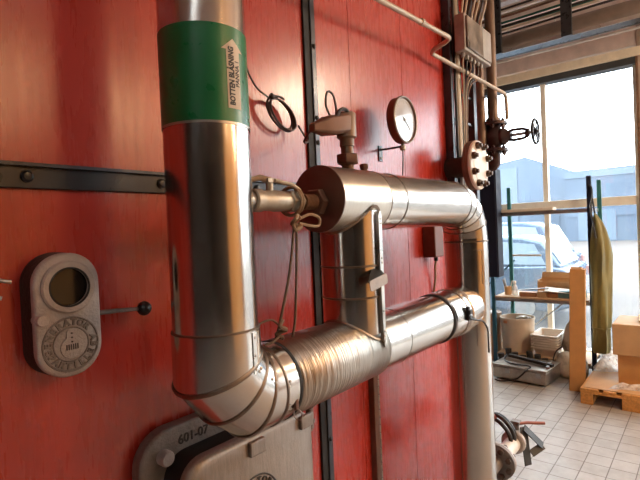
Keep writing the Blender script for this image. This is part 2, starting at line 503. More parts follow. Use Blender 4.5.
# riser with its green marker band
rz = 1.476
MB().cyl((LX, PY, rz), (LX, PY, 3.75), R, n=64, cap=False).build('riser', 'clad_z', pipe, ang=60)
band = MB().cyl((LX, PY, 1.952), (LX, PY, 2.166), R + .0012, n=64, cap=False).build('marker_band', 'green', pipe, ang=60)
tag(band, 'green marker band with a cream arrow sticker')
MB().cyl((LX, PY, 1.947), (LX, PY, 1.9525), R + .0016, n=64, cap=False).build('band_edge', 'tray_steel', band, ang=60)
# arrow sticker wrapped around the pipe: s = arc length to the right, t = height
A0 = math.radians(271)
def wrap(s_, t, off): 
    a = A0 + s_ / R
    return V3((LX + math.cos(a) * (R + off), PY + math.sin(a) * (R + off), t))
mb = MB()
hw = .0185; zb, zs, zt = 1.982, 2.112, 2.138
cols = 8
for i in range(cols):
    a, b = -hw + 2 * hw * i / cols, -hw + 2 * hw * (i + 1) / cols
    vs = [mb.bm.verts.new(wrap(*p, .0022)) for p in ((a, zb), (b, zb), (b, zs), (a, zs))]; mb.face(vs)
hh = .030
for i in range(12):
    a, b = -hh + 2 * hh * i / 12, -hh + 2 * hh * (i + 1) / 12
    top = lambda s_: zs + (zt - zs) * (1 - abs(s_) / hh) + .0003
    mb.face([mb.bm.verts.new(wrap(*p, .0022)) for p in ((a, zs), (b, zs), (b, top(b)), (a, top(a)))])
st = mb.build('arrow_sticker', 'paper', band, ang=60); tag(st, 'cream arrow sticker with black lettering')
mb = MB()
mb.text('BOTTEN BLÅSNING', lambda c: wrap(-.0058 - c.y * 1.12, 2.0545 + c.x * .84, .0028 + c.z * .2), .0175, .0004, bold=.0008)
mb.text('PANNA 1', lambda c: wrap(.0102 - c.y * 1.1, 2.062 + c.x * .95, .0028 + c.z * .2), .0150, .0004, bold=.0004)
# widen: lettering is condensed to the sticker's length below
mb.build('lettering', 'ink', band, smooth=False)

def ring(axis, o, rr, w, name, m, parent, h=.003):
    o = V3(o); a = V3(axis)
    return MB().lathe(o - a * w / 2, a, [(rr, 0), (rr + h, w * .25), (rr + h, w * .75), (rr, w)], 64, False).build(name, m, parent, ang=50)
ring((0, 0, 1), (LX, PY, rz), R, .010, 'seam_bead', 'seam', pipe)
# vertical seam with rivets on riser foot
def on_cyl_z(cx, cy, rr, deg, z): a = math.radians(deg); return V3((cx + math.cos(a) * rr, cy + math.sin(a) * rr, z))
def rivet(p, nrm, parent, r=.0036):
    return MB().lathe(V3(p) - V3(nrm) * .001, nrm, [(r, 0), (r, .0014), (r * .6, .003), (r * .1, .0036)], 10).build('rivet', 'rivet', parent)
def nvec(deg): a = math.radians(deg); return V3((math.cos(a), math.sin(a), 0))
# elbow of five gores
EB = .124
cc = V3((LX + EB, PY, LZ + EB)); RE = R + .004
def mitre(t_deg, f):
    t = math.radians(t_deg); d = V3((math.cos(t), 0, math.sin(t))); o = cc + d * EB * f
    return [o + d * (math.cos(2 * PI * i / 64) * RE * f) + V3((0, 1, 0)) * (math.sin(2 * PI * i / 64) * RE) for i in range(64)]
fA = 1 / math.cos(math.radians(20)); fB = 1 / math.cos(math.radians(7))
foot_top = [V3((p.x, p.y, rz)) for p in mitre(180, 1)]
ms = [foot_top, mitre(200, fA), mitre(227, fB), mitre(252, 1 / math.cos(math.radians(18))), mitre(270, 1)]
gores = []
for i, (a, b) in enumerate(zip(ms, ms[1:])):
    g = MB().rings([a, b], False, False).build('elbow_gore', 'clad_z', pipe, ang=60); gores.append(g)
    if i < 3:
        fm = (fA, fB, 1 / math.cos(math.radians(18)))[i]
        t = math.radians((200, 227, 252)[i]); d = V3((math.cos(t), 0, math.sin(t))); o = cc + d * EB * fm
        mb = MB(); n = 64; rr = []
        ax = V3((-math.sin(t), 0, math.cos(t)))
        for off, h in ((-.006, .0005), (-.003, .003), (.003, .003), (.006, .0005)):
            rr.append([o + ax * off + d * (math.cos(2 * PI * k / n) * (RE + h) * fm) + V3((0, 1, 0)) * (math.sin(2 * PI * k / n) * (RE + h)) for k in range(n)])
        mb.rings(rr, False, False).build('gore_bead', 'seam', g, ang=50)
# overlapped seam with rivets down the front of the foot, then across the gores
mb = MB(); S = []
for z in (rz - .004, rz - .10):
    S.append([on_cyl_z(LX, PY, RE + o_, a_, z) for a_, o_ in ((281, -.001), (281, .0022), (289, .0022), (289, -.001))])
sm = mb.rings(S).build('seam_lap', 'strap', gores[0])
for z in (rz - .016, rz - .058, rz - .09): rivet(on_cyl_z(LX, PY, RE + .002, 285, z), nvec(285), sm)
for (dx, dz, gi) in ((.040, .075, 1), (.048, .080, 1), (.082, .045, 2), (.092, .034, 2), (.105, .050, 2), (.135, .012, 3), (.140, .024, 3)):
    px_, pz_ = LX + dx, LZ + dz
    # distance from the local centre line, measured across the bend
    ang_ = math.atan2(pz_ - cc.z, px_ - cc.x); q = cc + V3((math.cos(ang_), 0, math.sin(ang_))) * EB
    e = min(RE * .9, math.hypot(px_ - q.x, pz_ - q.z)); yy = math.sqrt(RE * RE - e * e)
    n_ = V3((px_ - q.x, -yy, pz_ - q.z)).normalized()
    rivet(V3((px_, PY - yy, pz_)), n_, gores[gi], .0044)
MB().cyl((LX + EB, PY, LZ), (.905, PY, LZ), RE, n=64, cap=False).build('elbow_collar', 'clad_x', pipe, ang=60)
ring((1, 0, 0), (LX + EB + .006, PY, LZ), RE, .009, 'seam_bead', 'seam', pipe)
ring((1, 0, 0), (.908, PY, LZ), R - .002, .016, 'dark_gap_ring', 'gap', pipe, .008)
# toggle clip on the elbow collar
cl = MB().cbox((.893, PY - R * .96, LZ - .035), (.012, .008, .045)).build('toggle_clip', 'brown_metal', pipe, .002)
MB().torus((.893, PY - R * 1.0, LZ - .068), (1, 0, 0), .014, .002, 20, 6).build('wire_loop', 'rivet', cl)

# lower run
MB().lathe((.912, PY, LZ), (1, 0, 0), [(R + .001, 0), (R + .006, .006), (R + .006, .44), (R + .002, .445)], 72, False).build('lower_sleeve', 'clad_wrinkle', pipe, ang=50)
MB().cyl((1.35, PY, LZ), (2.02, PY, LZ), R, n=64, cap=False).build('lower_run', 'clad_x', pipe, ang=60)
ring((1, 0, 0), (1.505, PY, LZ), R, .004, 'seam_bead', 'seam', pipe, .0012)
ring((1, 0, 0), (1.872, PY, LZ), R - .002, .022, 'dark_gap_ring', 'gap', pipe, .007)
MB().lathe((1.885, PY, LZ), (1, 0, 0), [(R + .001, 0), (R + .006, .004), (R + .006, .16)], 64, False).build('lower_collar', 'clad_x', pipe, ang=50)
ring((1, 0, 0), (2.005, PY, LZ), R + .005, .012, 'seam_bead', 'seam', pipe)
MB().lathe((2.045, PY, LZ), (1, 0, 0), [(R + .006, 0), (R + .010, .004), (R + .010, .03), (R, .16)], 64, False).build('junction_collar', 'clad_x', pipe, ang=50)
a = MB(); a.cbox((1.985, PY - R - .010, LZ + .015), (.022, .014, .06)); a.cbox((1.995, PY - R - .016, LZ + .02), (.034, .010, .02)); a.cbox((1.995, PY - R - .016, LZ - .002), (.034, .010, .014))
cl = a.build('toggle_clip', 'black_steel', pipe, .003)
MB().tube(fillet([(1.99, PY - R - .018, LZ - .01), (2.10, PY - R - .03, LZ - .035), (2.155, PY - R - .03, LZ - .08), (2.157, PY - R - .03, LZ - .19)], .02), .0042, 8).build('latch_wire', 'cable_black', cl)
for k, (ax, az) in enumerate(((1.955, .055), (1.96, .045), (2.06, -.05), (2.065, -.06), (2.03, .09), (2.10, .07))):
    yy = PY - math.sqrt((R + .006) ** 2 - az ** 2)
    rivet((ax, yy - .002, LZ + az), (0, (yy - PY), az), pipe, .004)

# tee branch between the runs
MB().cyl((TX, PY, LZ + .06), (TX, PY, UZ - .04), R - .002, n=64, cap=False).build('tee_branch', 'clad_z', pipe, ang=60)
for z in (1.582, 1.482): ring((0, 0, 1), (TX, PY, z), R - .002, .007, 'seam_bead', 'seam', pipe, .0025)
# saddle flashing where the branch meets the lower run, and mitre bead at the top
def saddle(rr_pipe, zc, sgn, rr, lift, name, m, w):
    mb = MB(); n = 64; A, B = [], []
    for i in range(n):
        t = 2 * PI * i / n; x, y = math.cos(t), math.sin(t)
        zz = lambda q: zc + sgn * math.sqrt(max(0, rr_pipe ** 2 - min((q * y) ** 2, rr_pipe ** 2)))
        A.append(V3((TX + x * rr, PY + y * rr, zz(rr * .985) + sgn * w)))
        B.append(V3((TX + x * (rr + lift), PY + y * (rr + lift), zz(rr * .985) - sgn * .0)))
    mb.rings([A, B], False, False)
    return mb.build(name, m, pipe, ang=60)
saddle(R + .006, LZ, 1, R - .001, .004, 'saddle_flashing', 'seam', .007)
saddle(R, UZ, -1, R - .001, .005, 'saddle_flashing', 'seam', .010)
# riveted seam strap on the branch
SD = 278
def strap_pt(s_, z, off): 
    a = math.radians(SD) + s_ / R; return V3((TX + math.cos(a) * (R + off), PY + math.sin(a) * (R + off), z))
mb = MB(); L = []
for z, w in ((1.755, .004), (1.74, .011), (1.60, .012), (1.45, .010), (1.35, .007), (1.318, .002)):
    L.append([strap_pt(-w, z, -.002), strap_pt(w, z, -.002), strap_pt(w, z, .010), strap_pt(-w, z, .010)])
mb.rings(L)
strap = mb.build('seam_strap', 'strap', pipe, .001)
for z in (1.73, 1.715, 1.605, 1.59, 1.435, 1.37, 1.355): rivet(strap_pt(0, z, .010), nvec(SD), strap, .004)
# name plate on its bracket
mb = MB()
n0 = nvec(SD); t0 = V3((-n0.y, n0.x, 0))
base = strap_pt(0, 1.556, .004)
pc = V3((1.236, .785, 1.536)); tl = V3((.985, 0, .16)).normalized(); nn = V3((0, -1, 0)); uu = V3((-.16, 0, .985)).normalized()
ta, tb = pc - tl * .046 + uu * .014, pc + tl * .046 + uu * .014
mb = MB()
mb.rings([[V3((1.285, .838, 1.578)), V3((1.325, .838, 1.574)), V3((1.325, .838, 1.570)), V3((1.285, .838, 1.574))], [ta + V3((0, .004, 0)), tb + V3((0, .004, 0)), tb + V3((0, .004, -.003)), ta + V3((0, .004, -.003))]])
mb.box((1.288, .824, 1.548), (1.322, .842, 1.578))
br = mb.build('plate_bracket', 'gap', pipe)
mb = MB()
mb.prism(rrect(-.050, -.0165, .050, .0165, .009), pc, tl, uu, .003)
pl = mb.build('name_plate', 'cast_lt', br, .0008)

# upper run
capm = MB().cyl((1.135, PY, UZ), (1.139, PY, UZ), R + .001, n=64).build('end_cap', 'clad_dark', pipe, ang=40)
MB().cyl((1.138, PY, UZ), (1.405, PY, UZ), R + .0015, n=64, cap=False).build('upper_sleeve', cladding('ringed_cladding', (.58, .53, .46), .3, 'x', .16), pipe, ang=60)
MB().cyl((1.40, PY, UZ), (2.10, PY, UZ), R, n=64, cap=False).build('upper_run', 'clad_x', pipe, ang=60)
ring((1, 0, 0), (1.405, PY, UZ), R + .0005, .008, 'seam_bead', 'seam', pipe, .002)
ring((1, 0, 0), (1.515, PY, UZ), R, .006, 'seam_bead', 'seam', pipe, .002)
# upper elbow and downpipe
EB2 = .165; cc2 = V3((DX - EB2, PY, UZ - EB2)); cuts2 = [90, 67.5, 45, 22.5, 0]
for i, (R_, a1) in enumerate(arc_elbow(cc2, (1, 0, 0), (0, 0, 1), EB2, R, cuts2)):
    g = MB().rings(R_, False, False).build('elbow_gore', 'clad_x', pipe, ang=60)
    t = math.radians(cuts2[i]); d = V3((math.cos(t), 0, math.sin(t))); ax = V3((-math.sin(t), 0, math.cos(t)))
    ring(ax, cc2 + d * EB2, R, .006, 'gore_bead', 'seam', g, .002)
    tm = math.radians(cuts2[i] - 11)
    for k in (-1, 1):
        q = V3((math.cos(tm + k * .07), 0, math.sin(tm + k * .07)))
        rivet(cc2 + q * EB2 + V3((0, -R, 0)), (0, -1, 0), g, .004)
MB().cyl((DX, PY, 0), (DX, PY, UZ - EB2), R, n=64, cap=False).build('downpipe', 'clad_z', pipe, ang=60)
ring((0, 0, 1), (DX, PY, 1.618), R, .008, 'seam_bead', 'seam', pipe, .0025)
MB().tube(fillet([(2.165, PY - .09, 1.575), (2.185, PY - .1015, 1.582), (2.20, PY - .1, 1.565), (2.202, PY - .096, 1.42)], .012), .002, 6).build('seam_lip', 'seam', pipe)

# ------------------------------------------------------------------ ball valve on the end cap
BVZ = UZ; UZ = UZ - .010
bv = thing('ball_valve', 'dull brass ball valve on the end cap of the upper pipe', 'valve', (1.0, PY, UZ))
MB().cyl((1.06, PY, UZ), (1.136, PY, UZ), .024, n=24).build('stub_pipe', 'rust', bv)
MB().lathe((1.112, PY, UZ), (1, 0, 0), [(.040, 0), (.044, .006), (.044, .022)], 6).build('lock_nut', 'brown_metal', bv, .002)
MB().lathe((.86, PY, UZ), (1, 0, 0), [(.027, 0), (.031, .004), (.031, .03), (.026, .034), (.028, .06), (.030, .085), (.028, .115), (.026, .14)], 24).build('valve_body', 'brass', bv)
MB().lathe((.997, PY, UZ), (1, 0, 0), [(.030, 0), (.034, .004), (.034, .045), (.030, .05)], 6).build('hex_end', 'brass', bv, .002)
MB().cyl((.83, PY, UZ), (.862, PY, UZ), .022, n=20).build('inlet_stub', 'galv', bv)
mb = MB(); mb.cyl((.93, PY, UZ + .025), (.93, PY, UZ + .058), .010, n=14); mb.cbox((.93, PY, UZ + .055), (.03, .022, .012))
mb.build('stem', 'brass', bv, .001)
MB().tube([(.935, PY, UZ + .055), (.90, PY + .005, UZ + .062), (.845, PY + .012, UZ + .05), (.80, PY + .02, UZ + .055)], [.009, .008, .007, .006], 10).build('lever', 'cord_tan', bv)
MB().tube([(.94, PY - .01, UZ + .055), (1.0, PY - .02, UZ + .045), (1.03, PY - .02, UZ + .03)], .006, 8).build('linkage', 'brass', bv)

UZ = BVZ
# ------------------------------------------------------------------ cord tied round the valve
cord = thing('cord', 'tan cord knotted round the brass valve with two strands hanging to the lower pipe', 'cord', (1.03, PY, 1.42))
mb = MB()
for dx in (0, .008): mb.torus((1.010 + dx, PY, UZ - .010), (1, .12, 0), .040, .0042, 28, 8)
mb.build('wrap', 'cord_tan', cord)
mb = MB(); kx, ky, kz = .978, PY - .045, 1.735
mb.tube(smooth_path([(kx + .012, ky, kz + .01), (kx - .012, ky - .012, kz), (kx - .004, ky + .008, kz - .014), (kx + .014, ky - .008, kz - .02), (kx - .01, ky - .01, kz - .03), (kx, ky + .006, kz - .012), (kx + .01, ky - .012, kz + .006)]), .0055, 8)
mb.build('knot', 'cord_tan', cord)
MB().tube(smooth_path([(kx + .01, ky - .006, kz), (kx + .05, ky - .012, kz + .012), (kx + .088, ky - .012, kz + .002), (kx + .085, ky - .012, kz - .02), (kx + .05, ky - .012, kz - .02), (kx + .008, ky - .006, kz - .012)]), .0042, 8).build('bow_loop', 'cord_tan', cord)
MB().tube(smooth_path([(kx - .006, ky, kz - .02), (kx - .03, ky, 1.60), (kx - .06, ky + .01, 1.48), (kx - .075, ky + .02, LZ + .115)]), .0038, 8).build('strand', 'cable_brown', cord)
MB().tube(smooth_path([(kx + .004, ky, kz - .02), (kx - .002, ky, 1.62), (kx - .008, ky + .008, 1.47), (kx - .01, ky + .02, LZ + .108)]), .0038, 8).build('strand', 'cable_brown', cord)
mb = MB(); kk = V3((kx - .066, ky + .012, 1.445))
mb.tube(smooth_path([kk + V3((.01, 0, .02)), kk + V3((-.01, -.01, .008)), kk + V3((.01, -.012, -.004)), kk + V3((-.008, .006, -.014)), kk + V3((.006, -.006, -.026))]), .0062, 8)
mb.tube(smooth_path([kk + V3((-.006, 0, .012)), kk + V3((-.03, .0, .028)), kk + V3((-.06, .005, .026)), kk + V3((-.08, .01, .016))]), .0030, 6)
mb.tube(smooth_path([kk + V3((-.004, 0, -.02)), kk + V3((-.03, .0, -.03)), kk + V3((-.05, .008, -.034))]), .0034, 6)
mb.build('knot', 'cable_brown', cord)

# ------------------------------------------------------------------ sensor on the upper pipe, its cable, and the gauge
sx = 1.300
sn = thing('pipe_sensor', 'brown elbow shaped sensor head standing on top of the upper pipe', 'sensor', (sx, PY, UZ + R))
mb = MB(); mb.lathe((sx, PY, UZ + R - .004), (0, 0, 1), [(.020, 0), (.020, .018), (.026, .020)], 20)
mb.build('socket', 'rust', sn)
MB().lathe((sx, PY, UZ + R + .016), (0, 0, 1), [(.022, 0), (.037, .003), (.039, .006), (.039, .030), (.036, .034), (.022, .036)], 6).build('hex_nut', 'brown_metal', sn, .002)
MB().lathe((sx, PY, UZ + R + .052), (0, 0, 1), [(.021, 0), (.021, .022), (.024, .024), (.024, .045), (.026, .05)], 24).build('neck', 'tan_metal', sn)
mb = MB()
mb.lathe((sx, PY, UZ + R + .10), (0, 0, 1), [(.026, 0), (.033, .006), (.033, .080), (.030, .085)], 28)
mb.build('head', 'tan_metal', sn, ang=40)
mb = MB()
d = V3((-1, .10, -.21)).normalized(); o = V3((sx - .01, PY, UZ + R + .150)); x_, y_, z_ = frame_from(d)
L = []
for h, hw_, hh_ in ((0, .030, .034), (.09, .030, .030), (.115, .022, .022), (.14, .016, .016), (.155, .012, .012)):
    L.append([o + d * h + V3((0, 1, 0)) * a * hw_ + V3((0, 0, 1)) * b * hh_ for a, b in ((-1, -.7), (-.7, -1), (.7, -1), (1, -.7), (1, .7), (.7, 1), (-.7, 1), (-1, .7))])
mb.rings(L).build('arm_housing', 'brown_metal', sn, .002)
cb = thing('cable', 'thin dark cable hung in a coil on the red wall beside the sensor', 'cable', (1.25, W - .03, 2.1))
coil = MB(); ci = V3((1.30, W - .035, 2.135))
cp = []
for i in range(0, 97):
    t = 2 * PI * i / 32 + 1.9; k = i / 97
    u_ = math.cos(t); v_ = math.sin(t)
    e = V3((1, 0, -.62)).normalized(); q = V3((.62, 0, 1)).normalized()
    cp.append(ci + e * (.074 * u_ + .004 * math.sin(5 * k)) + q * (.046 * v_ + .004 * math.cos(7 * k)) + V3((0, -.012 + .022 * k, 0)))
coil.tube(cp, .0042, 8); coil.build('coil', 'cable_dark', cb)
MB().tube(smooth_path([(.98, W - .04, 2.58), (1.09, W - .03, 2.40), (1.13, W - .03, 2.29), (1.18, W - .03, 2.215), (1.235, W - .035, 2.185)]), .0036, 8).build('lead', 'cable_dark', cb)
end = V3((sx - .158, PY + .015, UZ + R + .118))
MB().tube(smooth_path([(1.385, W - .04, 2.105), (1.40, W - .06, 2.06), (1.32, W - .14, 2.02), (1.20, PY + .10, 1.995), end]), .0040, 8).build('lead', 'cable_dark', cb)
MB().lathe((1.232, W - .05, 2.19), (1, 0, -.5), [(.008, 0), (.010, .004), (.010, .012), (.008, .016)], 10).build('tie', 'cable_black', cb)
lp = thing('cable', 'short dark cable looped above the brown sensor head', 'cable', (1.24, PY, 2.1))
MB().tube(smooth_path([(1.225, PY, 2.052), (1.195, PY, 2.09), (1.205, PY, 2.135), (1.235, PY, 2.13), (1.248, PY, 2.085), (1.240, PY, 2.055)]), .0035, 8).build('loop', 'cable_dark', lp)
MB().tube(smooth_path([(1.225, PY - .015, 2.05), (1.238, PY - .02, 2.078), (1.268, PY - .02, 2.088), (1.290, PY - .02, 2.078)]), .0060, 8).build('sleeve', 'cable_black', lp)

gx, gy, gz = 2.035, 1.105, 2.206; gr = .108
gg = thing('pressure_gauge', 'round dark rimmed gauge with pale face on a wall bracket above the upper pipe', 'gauge', (gx, W, gz))
MB().lathe((gx, gy + .045, gz), (0, -1, 0), [(gr * .9, 0), (gr, .006), (gr, .036), (gr + .004, .038), (gr + .004, .046), (gr - .004, .050), (gr - .007, .046), (gr - .009, .038)], 56, False).build('case', 'brown_metal', gg)
MB().lathe((gx, gy + .044, gz), (0, -1, 0), [(gr * .9, 0), (gr * .9, .001)], 40).build('case_back', 'brown_metal', gg)
MB().torus((gx, gy - .003, gz), (0, 1, 0), gr - .002, .0034, 56, 8).build('bezel', 'rivet', gg)
dm = mat('gauge_face', (.62, .64, .68), .12, 0, .04, coat=1.0)
di = MB().cyl((gx, gy + .006, gz), (gx, gy + .0045, gz), gr - .006, n=48).build('dial', dm, gg)
mb = MB()
for k in range(31):
    a = math.radians(225 - 270 * k / 30); r0 = gr * (.76 if k % 5 else .70)
    p0 = V3((gx + math.cos(a) * r0, gy + .0043, gz + math.sin(a) * r0)); p1 = V3((gx + math.cos(a) * gr * .86, gy + .0043, gz + math.sin(a) * gr * .86))
    mb.bar(p0, p1, .0016 if k % 5 else .003, .0006, (0, 1, 0))
mb.build('scale_marks', 'box_grey', di)
mb = MB(); a = math.radians(-38); q = V3((math.cos(a), 0, math.sin(a)))  # angle and grey follow the window's reflected line in the dial glass
mb.bar(V3((gx, gy + .002, gz)) - q * .02, V3((gx, gy + .002, gz)) + q * .07, .004, .0012, (0, 1, 0)); mb.cyl((gx, gy + .004, gz), (gx, gy - .001, gz), .007, n=14)
mb.build('needle_reflection', 'box_grey', di)
MB().lathe((gx, gy + .02, gz - gr - .034), (0, 0, 1), [(.010, 0), (.014, .004), (.014, .020), (.009, .024), (.009, .04)], 12).build('connector', 'brass', gg)
mb = MB(); zb = gz - gr - .016
mb.bar((gx - .005, gy + .02, zb), (gx - .005, W - .004, zb), .016, .008); mb.box((gx - .02, W - .006, zb - .055), (gx + .012, W + .003, zb + .02))
mb.build('wall_bracket', 'black_steel', gg, .0015)
for z in (zb + .004, zb - .04): MB().lathe((gx - .004, W - .006, z), (0, -1, 0), [(.006, 0), (.006, .003), (.002, .005)], 10).build('screw', 'rivet', gg)
MB().tube(smooth_path([(gx, gy + .02, gz - gr - .03), (gx - .002, gy + .02, gz - gr - .09), (gx - .05, gy, gz - gr - .18), (gx - .09, gy - .03, UZ + R * .9)]), .0032, 8).build('capillary_tube', 'cable_black', gg)
# small boss on the upper pipe
bs_ = MB().lathe((1.425, PY + .02, UZ + R - .004), (0, 0, 1), [(.014, 0), (.014, .018), (.017, .019), (.017, .032), (.012, .035)], 6).build('pipe_plug', 'rust', bevel=.001)
tag(bs_, 'small rusty hex plug on the upper pipe, right of the sensor', 'plug')

# ------------------------------------------------------------------ lever operated sight port, far left
sp = thing('sight_port', 'grey cast oval sight port with round dark glass and a side lever', 'sight port', (.50, W, 1.53))
px0, px1, pz0, pz1 = .425, .572, 1.383, 1.672
fy = W - .075
prm = (px1 - px0) / 2
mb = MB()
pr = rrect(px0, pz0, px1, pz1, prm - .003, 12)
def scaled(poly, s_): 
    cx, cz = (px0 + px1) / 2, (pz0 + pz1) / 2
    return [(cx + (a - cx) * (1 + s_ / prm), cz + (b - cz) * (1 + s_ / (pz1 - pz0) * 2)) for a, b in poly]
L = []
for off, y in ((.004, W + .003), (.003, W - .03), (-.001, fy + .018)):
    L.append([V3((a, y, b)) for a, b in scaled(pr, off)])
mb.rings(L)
body = mb.build('housing', 'cast_dark', sp, ang=50)  # dark iron stands in for shade on the port's sides
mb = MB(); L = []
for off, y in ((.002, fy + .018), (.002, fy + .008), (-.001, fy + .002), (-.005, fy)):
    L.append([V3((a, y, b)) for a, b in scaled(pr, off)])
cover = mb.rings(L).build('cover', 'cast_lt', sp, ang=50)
tag(cover, 'pale cast cover with raised lettering')
cxp = (px0 + px1) / 2; zg = pz1 - .078; ze = pz0 + .076
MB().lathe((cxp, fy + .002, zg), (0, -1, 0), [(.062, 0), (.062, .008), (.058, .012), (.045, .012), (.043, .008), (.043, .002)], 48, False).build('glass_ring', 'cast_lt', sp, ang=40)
MB().lathe((cxp, fy - .0005, zg), (0, -1, 0), [(.044, 0), (.044, .001)], 40).build('glass', mat('black_sight_glass', (.006, .006, .007), .08), sp)
MB().torus((cxp, fy - .009, zg), (0, 1, 0), .045, .0025, 40, 8).build('glass_seal', 'gap', sp)
em = MB()
em.torus((cxp, fy, ze), (0, 1, 0), .063, .0028, 48, 8); em.torus((cxp, fy, ze), (0, 1, 0), .040, .0020, 40, 8)
emb = em.build('emblem', 'cast', sp)
mb = MB()
def arc_text(mb, s_, cx, cy, cz, rr, size, mid, step, flip=False, ex=.0035, bold=.0007):
    n = len(s_)
    for i, ch in enumerate(s_):
        if ch == ' ': continue
        a = math.radians(mid + (-(i - (n - 1) / 2) * step if not flip else (i - (n - 1) / 2) * step))
        rot = a - PI / 2 if not flip else a + PI / 2
        o = V3((cx + math.cos(a) * rr, cy, cz + math.sin(a) * rr))
        ca, sa = math.cos(rot), math.sin(rot)
        mb.text(ch, lambda c, o=o, ca=ca, sa=sa: o + V3((c.x * ca - c.y * sa, -c.z, c.x * sa + c.y * ca)), size, ex, bold=bold)
arc_text(mb, 'GENERATOR AB', cxp, fy - .001, ze, .0515, .0205, 92, 18.5, bold=.001)
arc_text(mb, 'PARTILLE', cxp, fy - .001, ze, .0515, .0205, 268, 17.5, True, bold=.001)
mb.build('lettering', 'cast', emb, smooth=False)
mb = MB()                                   # bottle shaped relief in the middle
bo = []
for k in range(25):
    a = math.radians(115 - 320 * 0 + (-(410) * k / 24)) if False else math.radians(62 - 304 * k / 24)
    bo.append((cxp + .026 * math.cos(a), ze - .008 + .026 * math.sin(a)))
bo += [(cxp - .011, ze + .030), (cxp - .007, ze + .035), (cxp + .007, ze + .035), (cxp + .011, ze + .030)]
mb.prism(bo, (0, fy - .0004, 0), (1, 0, 0), (0, 0, 1), .004)
rel = mb.build('relief', 'cast_lt', emb, .0006)
mb = MB()
for i in range(6):
    mb.cbox((cxp - .0125 + .005 * i, fy - .005, ze - .006), (.0022, .002, .013))
for z in (.026, .016, .006): mb.cyl((cxp, fy - .004, ze + z), (cxp, fy - .006, ze + z), .0022, n=8)
mb.build('relief_bars', 'cast_dark', emb)
MB().lathe((px0 + .012, W - .05, (zg + ze) / 2 - .002), (0, -1, 0), [(.014, 0), (.014, .03), (.012, .034), (.004, .035)], 20).build('pivot_bolt', 'cast_lt', sp)
lv = MB().tube([(px1 - .01, W - .045, 1.518), (.63, W - .045, 1.515), (.692, W - .05, 1.511)], [.0065, .006, .005], 12).build('lever', 'cast', sp)
MB().sphere((.704, W - .05, 1.510), .0195).build('ball_knob', 'bakelite', lv)

# little wire prongs at the very left
pg = thing('wire_hook', 'two pale wire prongs sticking out at the left edge beside the sight port', 'hook', (.33, W, 1.6))
MB().tube([(.30, W - .002, 1.635), (.33, W - .03, 1.632), (.392, W - .04, 1.616)], .0045, 8).build('prong', 'galv', pg)
MB().tube([(.30, W - .002, 1.597), (.33, W - .03, 1.592), (.372, W - .04, 1.582)], .0045, 8).build('prong', 'galv', pg)

# ------------------------------------------------------------------ boiler door under the pipe
bd = thing('boiler_door', 'heavy cast iron boiler door in a rounded frame below the pipe elbow', 'door', (1.0, W, .8))
def frame_loop(mb, outer, inner, y0, y1):
    A = [V3((a, y0, b)) for a, b in outer]; B = [V3((a, y1, b)) for a, b in outer]
    Ci = [V3((a, y1, b)) for a, b in inner]; D = [V3((a, y0, b)) for a, b in inner]
    mb.rings([A, B, Ci, D, A], False, False)
    return mb
f = MB(); frame_loop(f, rrect(.668, .42, 1.33, 1.158, .10, 8), rrect(.79, .50, 1.23, 1.07, .06, 8), W, W - .045)
bmesh.ops.remove_doubles(f.bm, verts=f.bm.verts, dist=1e-5)
fr = f.build('frame', 'cast', bd, .008, 3)
mb = MB()
def flat_place(x, y, z): return lambda c: V3((x + c.x, y - c.z, z + c.y))
mb.text('601-07', flat_place(.845, W - .0455, 1.112), .038, .0016, bold=.0006)
mb.build('lettering', 'cast_dark', fr, smooth=False)
bl = MB().lathe((.742, W - .045, 1.085), (0, -1, 0), [(.022, 0), (.022, .022), (.018, .028), (.006, .03)], 20).build('bolt', 'cast_lt', bd)
dr = MB()
do = rrect(.735, .45, 1.262, 1.088, .075, 8)
L = []
for off, y in ((0, 1.128), (0, 1.112), (-.005, 1.100), (-.016, 1.094)):
    cx, cz = 1.0, .77
    L.append([V3((cx + (a - cx) * (1 + off / .26), y, cz + (b - cz) * (1 + off / .32))) for a, b in do])
dr.rings(L)
door = dr.build('door_leaf', 'door_steel', bd, ang=40)
mb = MB(); mb.rings([[V3((1.0 + (a - 1.0) * .985, y, .77 + (b - .77) * .985)) for a, b in do] for y in (W - .044, 1.128)]).build('door_gap_shade', 'gap', bd)  # black rim stands in for the shaded gap between frame and leaf
e2 = MB(); e2.torus((.985, 1.094, .868), (0, 1, 0), .092, .003, 48, 8); e2.torus((.985, 1.094, .868), (0, 1, 0), .058, .0025, 40, 8)
e2 = e2.build('emblem', 'cast_dark', door)
mb = MB(); arc_text(mb, 'GENERATOR AB', .985, 1.093, .868, .075, .027, 92, 18.5); arc_text(mb, 'PARTILLE', .985, 1.093, .868, .075, .027, 268, 17.5, True)
mb.build('lettering', 'cast_dark', door, smooth=False)
for (x, z) in ((.985, 1.072), (1.215, 1.075)):
    mb = MB(); mb.box((x - .028, 1.080, z - .045), (x + .035, 1.096, z + .0))
    mb.build('door_lug', 'door_steel', bd, .004)
mb = MB(); mb.cyl((1.275, 1.12, 1.0), (1.275, 1.12, 1.095), .014, n=16); mb.cyl((1.275, 1.12, 1.02), (1.275, 1.12, 1.03), .020, n=6); mb.cyl((1.275, 1.12, 1.075), (1.275, 1.12, 1.087), .020, n=6)
mb.box((1.262, 1.12, .985), (1.288, W - .04, 1.02))
mb.build('hinge_pin', 'cast', bd, .0015)
for z in (.94, .90, .86): MB().lathe((1.24, 1.098, z), (0, -1, 0), [(.005, 0), (.005, .003), (.002, .004)], 10).build('rivet', 'rust', bd)

